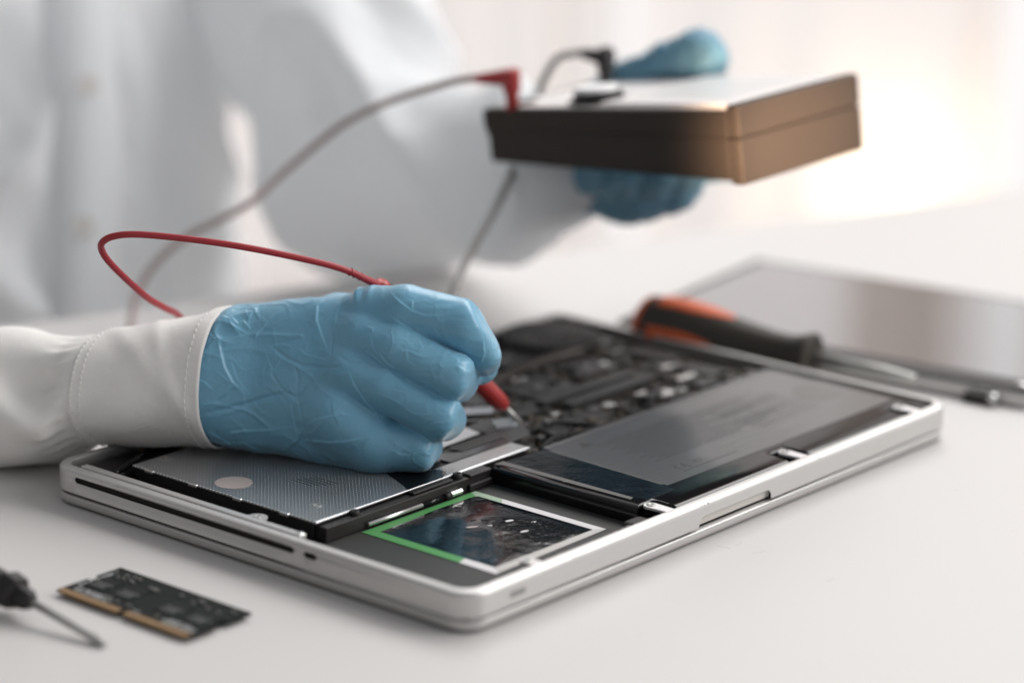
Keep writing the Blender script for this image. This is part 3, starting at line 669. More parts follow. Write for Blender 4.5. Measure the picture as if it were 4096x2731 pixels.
# ------------------------------------------------------------------ the technician
per = thing('person', (135.9, 488.2, -3.0), 'person in a white lab coat and blue gloves leaning over the laptop', 'person')
HA = math.radians(13)
HX = (CR*math.cos(HA)-CF*math.sin(HA)); HZ = (-CF*math.cos(HA)-CR*math.sin(HA)); HY = CU
HO = Vector((85.3, 139.0, 50.1))
HM = np.array([HX, HY, HZ])
def hw(V): return np.asarray(V, float) @ HM + np.array(HO)
def zx(X): v = X*.0611-71.9; return np.where(v < 0, v*1.03, v*.985)
def zy(Y): return 48.25-.0611*Y
def Zm(X, Y, z, r_): return (float(zx(X)), zy(Y), z, r_)
def glove_hand():
    ax, P = grid((-66, -44, -52), (72, 50, 26), .62)
    # palm and wrist: ellipse sections along the hand
    Xs = np.array([150, 260, 330, 420, 560, 720, 900, 1100, 1250, 1350, 1500]); top = np.array([385, 350, 312, 294, 272, 252, 240, 228, 218, 225, 330]); bot = np.array([1190, 1225, 1245, 1262, 1285, 1300, 1350, 1385, 1395, 1385, 1330])
    def isec(v):           # smooth section curve along the hand
        t_ = np.linspace(zx(120), zx(1560), 241); y_ = np.interp(t_, zx(Xs), v); k_ = np.hanning(33); k_ /= k_.sum()
        return np.interp(P[0], t_, np.convolve(np.pad(y_, 16, 'edge'), k_, 'valid'))
    xm = zx(Xs); yc = isec((zy(top)+zy(bot))/2); ah = isec((zy(top)-zy(bot))/2)
    bh = isec(np.array([25, 24, 23, 21, 18, 17, 17, 17, 16, 15, 13.])); zc = isec(np.array([-8, -8, -8, -8, -8, -7, -7, -7, -7, -8, -9.]))
    dy = np.abs((P[1]-yc)/ah); dz = np.abs((P[2]-zc)/bh); p = 2.5
    palm = ((dy**p+dz**p)**(1/p)-1)*np.minimum(ah, bh)*.85
    palm = np.maximum(palm, np.maximum(P[0]-zx(1420), zx(165)-P[0]))
    def cut(f_, a, b, k=2.2):     # flatten a finger end along the line a-b, keeping the side away from +x
        a, b = np.array((zx(a[0]), zy(a[1]))), np.array((zx(b[0]), zy(b[1]))); e = b-a; n_ = np.array((-e[1], e[0])); n_ = n_/np.hypot(*n_)
        if n_[0] < 0: n_ = -n_
        return -smin(-f_, -((P[0]-a[0])*n_[0]+(P[1]-a[1])*n_[1]), k)
    index = chain(P, [Zm(1330, 330, -3, 10), Zm(1560, 330, -1, 10.5), Zm(1965, 424, -2, 10.6)]); index = smin(index, chain(P, [Zm(1965, 430, -2, 10), Zm(2048, 600, -12, 8), Zm(2036, 655, -18, 7)]), 2.5)
    index = cut(index, (2012, 262), (2105, 400), 2); index = cut(index, (2110, 430), (2178, 620), 2)
    middle = chain(P, [Zm(1290, 500, 2, 10.3), Zm(1520, 580, 4.5, 10), Zm(1910, 768, 3.5, 9.6)]); middle = smin(middle, chain(P, [Zm(1900, 765, 1, 9.4), Zm(1840, 800, -20, 8.5), Zm(1640, 760, -27, 8)]), 2)
    middle = cut(middle, (2043, 705), (2012, 860)); middle = cut(middle, (2010, 870), (1935, 950), 1.5)
    ring = chain(P, [Zm(1200, 720, 4, 10.5), Zm(1430, 830, 4.5, 10), Zm(1822, 1036, 2, 9.6)]); ring = smin(ring, chain(P, [Zm(1810, 1030, 1, 9.4), Zm(1760, 1050, -18, 8.5), Zm(1560, 960, -26, 8)]), 2)
    ring = cut(ring, (1962, 965), (1922, 1110)); ring = cut(ring, (1920, 1110), (1830, 1192), 1.5)
    pinky = chain(P, [Zm(1100, 1020, 2, 13.5), Zm(1350, 1205, 0, 12.2), Zm(1655, 1248, -1, 8.8)]); pinky = smin(pinky, chain(P, [Zm(1650, 1248, -1, 8.8), Zm(1610, 1240, -16, 7.8), Zm(1450, 1130, -23, 7.5)]), 2)
    pinky = cut(pinky, (1788, 1190), (1762, 1300))
    thumb = chain(P, [Zm(1000, 420, -22, 13), Zm(1500, 420, -33, 11), Zm(1800, 560, -36, 10), Zm(1950, 700, -31, 8)])
    f = smin(index, middle, .45); f = smin(f, ring, .45); f = smin(f, pinky, .45)
    f = smin(palm, f, 4.8); f = smin(f, thumb, 4)
    V, Q = surface_nets(f, ax); V = smooth_v(V, Q, 2, .5)
    V, Q = subdiv(V, Q, 1)
    # heel of the hand flattened where it lies on the drive
    N = vnormals(V, Q)
    if (N[:, 2]*(V[:, 2]+8)).sum() < 0: Q = Q[:, ::-1].copy(); N = -N
    X = (np.where(V[:, 0] < 0, V[:, 0]/1.03, V[:, 0]/.985)+71.9)/.0611; Y = (48.25-V[:, 1])/.0611   # drawing units along / across the hand
    front = np.clip((N[:, 2]+.25)/.4, 0, 1)
    D = np.zeros(len(V))
    def crease(P_, amp, w, soft=1.0):
        nonlocal D
        d, t, _ = polydist(X, Y, P_); fade = np.clip(np.minimum(t, 1-t)*5+.15, 0, 1); w = w/.0611
        D += front*amp*fade*np.exp(-(d/w)**2*1.2)
    def fold(P_, amp, w):       # sharp lifted film edge: steep on one side, long on the other
        nonlocal D
        P_ = [np.array(p, float) for p in P_]; d, t, sg = polydist(X, Y, P_); fade = np.clip(np.minimum(t, 1-t)*4, 0, 1); w = w/.0611
        ww = np.where(sg > 0, .26*w+.25/.0611, 2.5*w)
        D += front*amp*.54*fade*np.maximum(0, 1-d/ww)**1.7
    R = [([(1010, 240), (970, 300), (985, 400), (1030, 510), (1080, 620)], 1.1, 2.6), ([(1128, 235), (1110, 330), (1100, 470)], .5, 1.6),
         ([(570, 300), (530, 350), (527, 395)], .9, 1.8), ([(755, 320), (650, 410), (592, 480), (578, 520)], 1.0, 2.0), ([(345, 480), (360, 570), (392, 700), (440, 800), (530, 890)], 1.4, 4.0),
         ([(330, 572), (440, 512), (560, 482)], .9, 1.8), ([(560, 482), (740, 488), (880, 490), (920, 515)], .55, 1.6), ([(395, 370), (460, 420), (490, 400), (560, 470)], .9, 1.7), ([(250, 450), (330, 520), (450, 505)], .8, 1.8),
         ([(300, 400), (350, 380), (420, 400)], .7, 1.6), ([(240, 640), (300, 560), (340, 490)], .8, 2.0), ([(210, 780), (270, 800), (330, 860)], .7, 2.0), ([(870, 570), (920, 620), (1010, 640), (1090, 665)], .6, 1.6),
         ([(865, 905), (890, 1000), (910, 1105)], .9, 1.8), ([(820, 900), (835, 1040), (858, 1185)], .8, 1.8), ([(910, 1105), (860, 1185), (720, 1280)], 1.0, 2.2), ([(860, 1185), (1040, 1192), (1200, 1190), (1400, 1158)], 1.0, 2.4),
         ([(910, 1105), (1020, 1050), (1180, 1010), (1280, 1025), (1370, 1030)], .8, 2.0), ([(345, 1185), (420, 1140), (500, 1130), (680, 1120), (850, 1098)], 1.0, 2.6), ([(940, 820), (1020, 735), (1060, 690)], .5, 1.5), ([(980, 930), (940, 1010), (915, 1090)], .5, 1.5),
         ([(1450, 600), (1462, 640), (1500, 680), (1560, 720)], .9, 1.6), ([(1380, 510), (1400, 580), (1440, 640)], .6, 1.6), ([(1330, 430), (1390, 445), (1390, 475)], .6, 1.3), ([(1630, 560), (1640, 660), (1700, 700)], .3, 1.6),
         ([(1465, 190), (1560, 270), (1650, 335), (1740, 365), (1880, 362)], .7, 1.8), ([(1650, 255), (1652, 330)], .6, 1.2), ([(1480, 335), (1540, 400), (1660, 470), (1800, 545), (1920, 630), (2020, 700)], 1.0, 1.8),
         ([(1340, 600), (1420, 645), (1500, 720), (1600, 820), (1700, 880)], .9, 2.0), ([(1230, 720), (1270, 820), (1340, 930), (1420, 1040), (1500, 1110)], .9, 2.0), ([(1450, 880), (1560, 920), (1610, 960)], .35, 1.4), ([(1900, 900), (1960, 960)], .6, 1.5), ([(1960, 690), (2040, 740)], .6, 1.5),
         ([(2110, 480), (2095, 600), (2060, 700)], .7, 1.5), ([(1180, 990), (1200, 1015)], .4, 1.0), ([(420, 620), (470, 780), (560, 900)], .5, 2.5), ([(650, 600), (700, 720), (690, 800)], .35, 1.8), ([(250, 1120), (330, 1180), (420, 1240)], 1.0, 2.5), ([(480, 1200), (560, 1265), (600, 1290)], .8, 2.2), ([(690, 1300), (740, 1310), (800, 1330)], .8, 1.8), ([(1100, 1350), (1160, 1375), (1210, 1372)], .9, 1.8)]
    for p_, a, w in R: fold(p_, a, w)
    C = [([(690, 560), (800, 640), (900, 690), (1060, 705), (1180, 700)], -.55, 1.0), ([(700, 552), (800, 530), (900, 508)], -.4, .9), ([(240, 1020), (500, 955), (640, 910), (720, 890), (800, 868)], -.6, 1.4), ([(800, 868), (865, 905), (940, 820)], -.5, 1.0), ([(1100, 470), (1098, 640)], -.35, .8),
         ([(860, 700), (880, 780), (865, 900)], -.3, .9), ([(1150, 620), (1240, 670), (1320, 660)], -.3, 1.2), ([(700, 740), (760, 840), (800, 868)], -.3, .9), ([(960, 880), (1060, 760), (1100, 700)], -.3, .9), ([(330, 950), (420, 890), (470, 840)], -.3, 1.2)]
    rg = random.Random(12)
    for q_ in range(64):
        x, y = rg.uniform(280, 1900), rg.uniform(260, 1330); a0 = rg.choice([.35, .5, -.9, 1.3, 2.2])+rg.uniform(-.5, .5); P_ = []
        for k_ in range(rg.randint(3, 6)): P_.append((x, y)); a0 += rg.uniform(-.5, .5); st = rg.uniform(28, 62); x += math.cos(a0)*st; y += math.sin(a0)*st
        fold(P_, rg.uniform(.16, .40), rg.uniform(.8, 1.6))
    for p_, a, w in C: crease(p_, a*1.1, w*.8)
    # pleats along the gathered thumb side, micro folds round the wrist
    pl = np.exp(-((Y-205)/55)**2)*np.clip(1-np.abs(X-1230)/140, 0, 1); D += .9*pl*np.sin(X/16.0)
    wr = np.clip((620-X)/350, 0, 1)*np.clip((640-Y)/220, 0, 1)
    nz = np.array([noise.noise(Vector((a*.075+3, b*.11, c*.08))) for a, b, c in V]); rid = 1-np.abs(nz)*2.6
    n2_ = np.array([noise.noise(Vector((a*.035+9, b*.05+2, c*.04))) for a, b, c in V])
    D += wr*np.maximum(rid, 0)**2*1.7+n2_*.6
    D += .35*np.maximum(1-np.abs(n2_+.25*nz)*7, 0)**2*np.clip((1300-X)/300, 0, 1)
    tail = np.clip((X-1450)/150, 0, 1); fw = np.array([noise.noise(Vector((a*.14, b*.5, c*.14))) for a, b, c in V]); D += tail*fw*.12
    V = V+N*D[:, None]
    # no part of the film may sink through the drive cover below it
    Wd = hw(V); lowz = 15.75; m_ = Wd[:, 2] < lowz; Wd[m_, 2] = lowz+(Wd[m_, 2]-lowz)*.02
    return Wd, Q
GV, GQ = glove_hand()
glv = obj('glove', GV, GQ.tolist(), M_GLOVE, per, True, at=HO, label='blue nitrile glove on the hand gripping the red probe')

# near sleeve: cuff band, body of the sleeve, stitching
S_px = [ (830, 1229, 1793), (700, 1262, 1795), (560, 1292, 1791), (430, 1317, 1786), (335, 1337, 1783), (285, 1345, 1797), (225, 1352, 1828), (100, 1337, 1868), (0, 1322, 1893), (-150, 1318, 1925), (-420, 1310, 1960)]
def spx(x): return (x-1400)/9.85*1.03
def spy(y): return (1520-y)/9.85
SXs = np.array([spx(s[0]) for s in S_px])[::-1]; STs = np.array([spy(s[1]) for s in S_px])[::-1]; SBs = np.array([spy(s[2]) for s in S_px])[::-1]
def sleeve_pt(X, th, off=0.0, fold=0.0):
    """X along the sleeve (local mm), th angle: 0 = towards the camera, 90 = up"""
    slant = 2.6*math.sin(th)-4.2*math.cos(th)+1.5
    xx = X
    t, b = float(np.interp(xx, SXs, STs)), float(np.interp(xx, SXs, SBs)); yc, a = (t+b)/2, (t-b)/2
    bz = float(np.interp(xx, [-190, -120, -60], [34, 30, 25.5])); zc = float(np.interp(xx, [-190, -120, -60], [-16, -10, -8]))
    p = 2.35; c, s = math.cos(th), math.sin(th)
    q = (abs(c)**p+abs(s)**p)**(-1/p)
    # flattened underside crease of the cuff
    y = yc+(a+off)*q*s; z = zc+(bz+off)*q*c
    return Vector((xx+slant, y, z))
def fold_amt(X, th):
    c = math.degrees(th); f = 0
    w = max(0, min(1, (-111-X)/10))
    f += w*2.2*noise.noise(Vector((X*.035, c*.02, 1)))*1.6
    d = abs((c-35)*.55+(X+128)*1.1)
    f -= w*7.0*math.exp(-((X+127)/13)**2-((c-12)/20)**2)
    ax, ay, bx, by = -152, 8, -124, -18; t = max(0, min(1, ((X-ax)*(bx-ax)+(c*.55-ay)*(by-ay))/((bx-ax)**2+(by-ay)**2)))
    f += w*3.6*math.exp(-(math.hypot(X-ax-t*(bx-ax), c*.55-ay-t*(by-ay))/5.5)**2)
    f += w*1.0*math.sin(c*.45+X*.05)*max(0, 1-abs(X+116)/14)
    f += (1-w)*1.5*noise.noise(Vector((X*.05, c*.022, 5)))+(1-w)*(.7*math.exp(-(((X+88)*.8+(c-35)*.35)/4)**2)-.8*math.exp(-(((X+92)*.5-(c+12)*.4)/5)**2)+.6*math.exp(-(((X+70)*.9+(c-5)*.2)/3)**2))
    for sx_ in (spx(868)-5.6, spx(338)+3):
        f += .22*math.sin(c*1.05+X*.3)*math.exp(-((X-sx_)/3.2)**2)*noise.noise(Vector((X*.02, c*.05, 3)))*2
    if -75 < c < -22: f -= (1-w)*.030*(-22-c)*(1 if c > -50 else (c+75)/25)*1.3
    return f
def sleeve_mesh(Xa, Xb, nx, off, nt=96):
    V = []; F = []
    for i in range(nx+1):
        X = Xa+(Xb-Xa)*i/nx
        for k in range(nt):
            th = 2*math.pi*k/nt; V.append(sleeve_pt(X, th if th < math.pi else th-2*math.pi, off+fold_amt(X, th if th < math.pi else th-2*math.pi)))
    for i in range(nx):
        for k in range(nt): F.append((i*nt+k, i*nt+(k+1) % nt, (i+1)*nt+(k+1) % nt, (i+1)*nt+k))
    a_, b_, c_ = (np.array(V[F[5][q]]) for q in (0, 1, 2)); n_ = np.cross(b_-a_, c_-a_)
    if n_ @ (a_-np.mean([tuple(v) for v in V[:nt]], axis=0)) < 0: F = [f[::-1] for f in F]
    Wd = hw([tuple(v) for v in V])
    x, y = Wd[:, 0], Wd[:, 1]
    inside = (x > -1) & (y < 228) & (x < 150)
    fl = np.where(inside, 16.3, .5); m_ = Wd[:, 2] < fl; Wd[m_, 2] = fl[m_]+(Wd[m_, 2]-fl[m_])*.03
    return Wd, F
V, F = sleeve_mesh(spx(360), spx(-420), 60, 0)
slv = obj('sleeve', V, F, M_SLEEVE, per, True, at=HO, label='near white coat sleeve with stitched cuff'); md = slv.modifiers.new('s', 'SOLIDIFY'); md.thickness = .0007
V, F = sleeve_mesh(spx(868), spx(338), 44, .75)
cuff = obj('cuff', V, F, M_SLEEVE, slv, True, at=HO); md = cuff.modifiers.new('s', 'SOLIDIFY'); md.thickness = .0011
bm = bmesh.new(); SV = []; SF = []
for X0 in (spx(868)-5.6, spx(338)+1.2, spx(338)+5.0):
    th = math.radians(-80)
    while th < math.radians(100):
        a = sleeve_pt(X0, th, .75+fold_amt(X0, th)); r_ = math.hypot(a.y-float(np.interp(a.x, SXs, (STs+SBs)/2)), a.z+8); dth = 1.75/max(r_, 8)
        Pn = [Vector(hw([tuple(sleeve_pt(X0, th+dth*f_, .75+fold_amt(X0, th)+lift))])[0]) for f_, lift in ((0, -.05), (.3, .26), (.7, .26), (1, -.05))]
        v_, f_ = tube_data(Pn, 0.24, 5); b0 = len(SV); SV += v_; SF += [tuple(q+b0 for q in g) for g in f_]; th += dth*1.55
obj('stitching', SV, SF, M_THREAD, slv, False, at=HO, kind='stuff')

# far hand holding the meter (under it, thumb over the top)
def far_glove():
    base = Vector((334.4, 186.7, 105.4)); B = np.array([CR, CU, -CF]); s = 1350/11345.8
    def L_(px, py, z, r_): return ((px-2500)*s, (560-py)*s, z, r_*1.06)
    ax, P = grid((-52, -56, -66), (72, 66, 46), 1.0)
    f = chain(P, [L_(2330, 655, -30, 20), L_(2480, 695, -22, 21), L_(2620, 695, -20, 18)], 5)
    for i, (px, py, z) in enumerate(((2330, 700, 2), (2440, 722, 6), (2560, 718, 6), (2670, 690, 2))):
        f = smin(f, chain(P, [L_(px-60, py-30, -25, 10), L_(px, py, z-4, 9.5), L_(px+25, py-40, z+12, 8.5)]), 2)
    f = smin(f, chain(P, [L_(2260, 620, -40, 17), L_(2350, 680, -32, 18)], 4), 4)
    th = chain(P, [L_(2330, 420, -50, 13), L_(2470, 290, -40, 8), L_(2640, 220, -28, 8.5), L_(2755, 205, -22, 11.5), L_(2785, 222, -18, 10.5)], 4)
    f = smin(f, chain(P, [L_(2330, 660, -45, 15), L_(2380, 420, -52, 12)], 4), 5); f = smin(f, th, 4)
    f = smin(f, chain(P, [L_(2640, 660, -6, 9), L_(2800, 640, -2, 9), L_(2915, 655, 4, 8)], 3), 4)
    V, Q = surface_nets(f, ax); V = smooth_v(V, Q, 2); N = vnormals(V, Q)
    if (N*(V-V.mean(0))).sum() < 0: Q = Q[:, ::-1].copy(); N = -N
    n_ = np.array([noise.noise(Vector((a*.11, b*.16, c*.1))) for a, b, c in V]); V = V+N*(np.maximum(1-np.abs(n_)*3, 0)**2*1.1+n_*1.2-.4)[:, None]
    return V @ B+np.array(base), Q, base
V, Q, o_ = far_glove()
M_GLOVE2 = mat('hazed_blue_nitrile', (.115, .26, .36), .55, spec=.35, bump=.2, scale=120, var=.12)  # second copy of the glove blue, greyed in colour for haze
obj('glove', V, Q.tolist(), M_GLOVE2, per, True, at=o_, label='blurred blue glove holding the multimeter from below')

# lab coat: torso and far sleeve, one soft cloth body
def coat():
    P0 = [Vector((413.6, 722.3, 327.0)), Vector((336.7, 643.1, 48.0)), Vector((259.1, 563.9, -159.1))]
    armU = [Vector((499.3, 609.1, 227.4)), Vector((375.2, 396.9, 51.2))]; armL = [Vector((379.6, 399.3, 50.1)), Vector((355.2, 276.8, 72.6)), Vector((337.9, 216.5, 90.7))]
    B = np.array([CR, CU, -CF]); o = Vector((395.9, 573.2, 49.3))
    def l(v): return tuple((B @ np.array(v-o)).tolist())
    ax, P = grid((-345, -345, -330), (330, 330, 545), 5.5)
    f = np.minimum(cone(P, l(P0[0]), l(P0[1]), 138, 124), cone(P, l(P0[1]), l(P0[2]), 124, 130))
    g = smin(cone(P, l(armU[0]), l(armU[1]), 82, 55), cone(P, l(armL[0]), l(armL[1]), 54, 40), 12); g = smin(g, cone(P, l(armL[1]), l(armL[2]), 40, 27), 10)
    # right shoulder side running out of the picture
    elb = Vector(hw([(spx(-420)-30, spy(1600), -24)])[0]); wri = Vector(hw([(spx(-300), spy(1625), -16)])[0])
    h = smin(cone(P, l(Vector((305.9, 749.1, 243.4))), l(elb), 72, 43), cone(P, l(elb), l(wri), 42, 27), 14)
    f = smin(f, h, 25); f = smin(f, g, 5)
    V, Q = surface_nets(f, ax); V = smooth_v(V, Q, 3); N = vnormals(V, Q)
    if (N*(V-V.mean(0))).sum() < 0: Q = Q[:, ::-1].copy(); N = -N
    a = np.array([noise.noise(Vector((x*.011+y*.006, y*.008-x*.004, z*.008))) for x, y, z in V]); b = np.array([noise.noise(Vector((x*.024+4, y*.018+x*.012, z*.02))) for x, y, z in V])
    c_ = np.array([noise.noise(Vector((x*.05+y*.03, y*.016-x*.012, z*.03+7))) for x, y, z in V])
    D = np.maximum(1-np.abs(a)*3.2, 0)**1.5*10+np.maximum(1-np.abs(c_)*4, 0)**2*2+b*8-4
    V = V+N*D[:, None]; return V @ B+np.array(o), Q, o
V, Q, o_ = coat()
ct = obj('lab_coat', V, Q.tolist(), M_COAT, per, True, at=o_, label='white lab coat body and far sleeve, out of focus')
pl = [Vector((300.1, 546.5, 163.1)), Vector((287.2, 529.9, 112.2)), Vector((274.8, 512.8, 61.7)), Vector((253.8, 494.0, 13.5)), Vector((238.7, 480.3, -22.2))]
Pp = spline(pl, 6); V = []; F = []
for p_ in Pp:
    for s_, q_ in ((-17, 6), (-16, -2), (16, -2), (17, 6)): V.append(p_+CR*s_+CF*q_)
for i in range(len(Pp)-1):
    for k in range(3): F.append((i*4+k, i*4+k+1, i*4+k+5, i*4+k+4))
obj('placket', V, F, M_COAT, ct, True)
for (x, y) in ((350, 345), (345, 905)):
    c_ = Vector((281.3, 517.9, 94.8)) if y == 345 else Vector((255.5, 494.4, 26.1))
    tube('button', [c_-CF*1.5, c_+CF*1.5], 6, mat('pale_button', (.74, .72, .70), .4), ct, 20)

# ------------------------------------------------------------------ red test lead with probe
red = thing('test_lead', (108.0, 140.1, 84.6), 'red test lead with probe, held in the gloved hand and plugged into the meter', 'test lead')
tipP = Vector((179.1, 125.4, 12.2)); topP = Vector((112.2, 143.5, 81.7))
ax_ = (tipP-topP); Lp = ax_.length; dv = ax_.normalized()
e1 = tipP-dv*13.5
lathe('probe_handle', topP, e1, [(0, 3.3), (.15, 3.6), (.5, 3.9), (.86, 4.1), (.95, 3.9), (.985, 3.0), (1, 2.2)], M_RED, red, 20)
lathe('probe_tip', e1-dv*1, tipP, [(0, 1.25), (.55, 1.2), (.8, 1.05), (.95, .6), (1, .25)], M_STEEL, red, 14)
# hollow collar at the back of the handle where the cable leaves
cdir = (Vector((101.1, 146.9, 88.9))-topP).normalized(); Vc = []; Fc = []
ca = Vector((107.0, 141.6, 85.4)); bb = (CU*.85+CR*.35-CF*.35).normalized()
tube('collar', [ca-bb*4, ca-bb*1, ca+bb*1.6, ca+bb*1.9, ca+bb*1.7, ca-bb*.5], [3.3, 3.2, 2.9, 2.5, 2.1, 1.9], M_RED, red, 20, cap=False)
near = [(107.2, 141.1, 84.8), (103.5, 141.4, 86.5), (97.1, 142.5, 90.0), (91.2, 144.5, 93.4), (81.8, 149.5, 97.5), (64.8, 160.8, 103.2), (49.2, 173.2, 107.6), (34.8, 186.8, 110.5), (24.1, 198.4, 111.7), (19.1, 205.4, 110.6), (17.9, 210.5, 107.8), (19.5, 213.4, 104.0), (24.2, 214.9, 98.1), (34.4, 216.4, 88.7), (49.2, 219.5, 77.0), (64.9, 226.1, 68.3), (83.9, 238.2, 59.0), (108.8, 257.9, 42.6), (128.6, 282.5, 23.4)]
tube('cable', spline(near, 10), [1.42+.35*max(0, 1-i/28) for i in range(181)], M_REDC, red, 12)
for i, (a, b, dp) in enumerate(((1380, 1080, 1146.6), (1420, 1097, 1148.6), (1437, 1105, 1150))):
    pass
rel = spline([(91.2, 144.5, 93.4), (94.0, 143.7, 91.8), (97.1, 142.5, 90.0)], 4)
for p_, q_ in zip(rel[::3], rel[1::3]):
    tube('relief_ring', [p_, p_+(q_-p_).normalized()*.25], 1.72, M_REDC, red, 14)
farc = [(128.6, 282.5, 23.4), (151.0, 330.3, 9.3), (173.8, 367.4, 8.5), (192.5, 387.2, 12.4), (204.7, 393.5, 22.9), (213.7, 388.4, 35.6), (221.2, 376.4, 47.1), (226.8, 360.8, 56.3), (231.8, 344.9, 66.5), (248.8, 341.0, 77.8), (260.4, 330.0, 91.7), (266.4, 315.5, 104.4), (271.1, 298.3, 114.7), (275.4, 277.8, 123.7), (279.2, 257.2, 131.2), (280.5, 242.8, 135.1)]
tube('lead_run', spline(farc, 8), 1.75, M_MAUVE, red, 10)
def plug(par, ax0, bend, foot, m_):
    lathe('plug_sleeve', ax0, bend, [(0, 1.6), (.15, 2.4), (.9, 4.3), (1, 4.4)], m_, par, 16)
    d_ = (Vector(bend)-Vector(foot)).normalized()
    lathe('plug_body', Vector(bend)+d_*4.0, foot, [(0, 4.2), (.06, 4.6), (.5, 4.3), (.6, 3.2), (1, 3.2)], m_, par, 16)
plug(red, (278.6, 241.8, 135.0), (284.0, 223.4, 137.2), (284.6, 222.5, 122.0), M_RED)

# ------------------------------------------------------------------ multimeter
mo = Vector((282.0, 239.6, 120.4)); mb = Vector((280.5, 90.7, 140.1)); mc = Vector((373.4, 89.9, 142.3))
mx_ = (mb-mo).normalized(); my_ = (mc-mb); my_ = (my_-mx_*my_.dot(mx_)).normalized(); mz_ = mx_.cross(my_)
MMx = Matrix(((mx_.x, my_.x, mz_.x, mo.x), (mx_.y, my_.y, mz_.y, mo.y), (mx_.z, my_.z, mz_.z, mo.z), (0, 0, 0, 1)))
met = thing('multimeter', mo, 'black handheld multimeter with dial held up in the far gloved hand', 'multimeter')
LM, WM = 150.0, 93.0
def wedge(name, x0, x1, y0, y1, top, botf, m_, bev, par):
    bm = bmesh.new(); bmesh.ops.create_cube(bm, size=1)
    for v in bm.verts:
        x = x0 if v.co.x < 0 else x1; y = y0 if v.co.y < 0 else y1; z = top(x) if v.co.z > 0 else botf(x); v.co = (x, y, z)
    bmesh.ops.bevel(bm, geom=bm.edges[:], offset=bev, segments=3, profile=.5, affect='EDGES'); bmesh.ops.transform(bm, matrix=MMx, verts=bm.verts)
    return from_bm(name, bm, m_, par, False)
bt = lambda x: -25.4-6.5*x/LM
mid = lambda x: -9.5-2.8*x/LM
upper = wedge('upper_shell', 0, LM-6, 0, WM, lambda x: 0, lambda x: mid(x)+.05, M_METERB, .9, met)
lower = wedge('lower_shell', 1.2, LM-6.5, 1.0, WM-1, lambda x: mid(x)-.05, bt, M_METERB, 1.6, met)
box('seam', 1, LM-7.5, .9, WM-1, -12.6, -9.2, M_METERB, met, M=MMx)
wedge('end_cap_upper', LM-5.9, LM+1, -.6, WM+.6, lambda x: 2.6, lambda x: mid(x)+.05, M_METERB, 1.5, met)
wedge('end_cap_lower', LM-5.9, LM+1, -.6, WM+.6, lambda x: mid(x)-.05, lambda x: bt(x)-1.2, M_METERB, 1.3, met)
box('faceplate', 7, LM-8, 3, WM-3, .05, .9, M_METERP, met, bev=.4, M=MMx)
box('display_bezel', 68, LM-9, 5, WM-5, .95, 2.6, M_METERP, met, bev=.7, M=MMx)
box('display_window', 76, LM-16, 18, WM-14, 2.62, 2.75, mat('lcd_grey', (.70, .69, .68), .3), met, M=MMx)
def mpt(x, y, z): return MMx @ Vector((x, y, z))
tube('dial', [mpt(58, 17, .9), mpt(58, 17, 5.5), mpt(58, 17, 6.3)], [12.5, 11.5, 10.5], M_BLACK, met, 32)
tube('dial_cap', [mpt(58, 16, 6.4), mpt(58, 16, 8.0), mpt(58, 16, 8.5)], [10.2, 10.2, 9.6], mat('dial_cap_white', (.88, .88, .88), .5), met, 28)
tube('dial_skirt', [mpt(56, 20, .91), mpt(56, 20, 1.9)], [15, 14.6], M_METERB, met, 32)
tube('jack', [mpt(16, 14, .9), mpt(16, 14, 2.0)], 5, M_BLACK, met, 20)
tube('jack', [mpt(16, 62, .9), mpt(16, 62, 2.0)], 5, M_BLACK, met, 20)

# ------------------------------------------------------------------ black lead
blk = thing('test_lead', (279.4, 163.8, 143.5), 'black plug and grey lead on the meter top, running down behind it', 'test lead')
plug(blk, (344.8, 231.6, 140.4), (352.8, 221.2, 138.2), (341.6, 212.8, 125.7), M_BLACK)
tube('cable', spline([(344.8, 231.6, 140.4), (343.5, 244.2, 136.1), (344.1, 253.9, 123.1), (339.3, 256.0, 107.2), (317.0, 244.2, 97.2), (304.1, 238.7, 86.5), (292.0, 238.3, 71.3), (256.1, 220.5, 62.2), (212.3, 191.3, 61.1), (197.6, 184.2, 52.5), (185.5, 174.9, 42.9), (181.8, 164.2, 34.3)], 8), 1.9, M_GREYC, blk, 10)

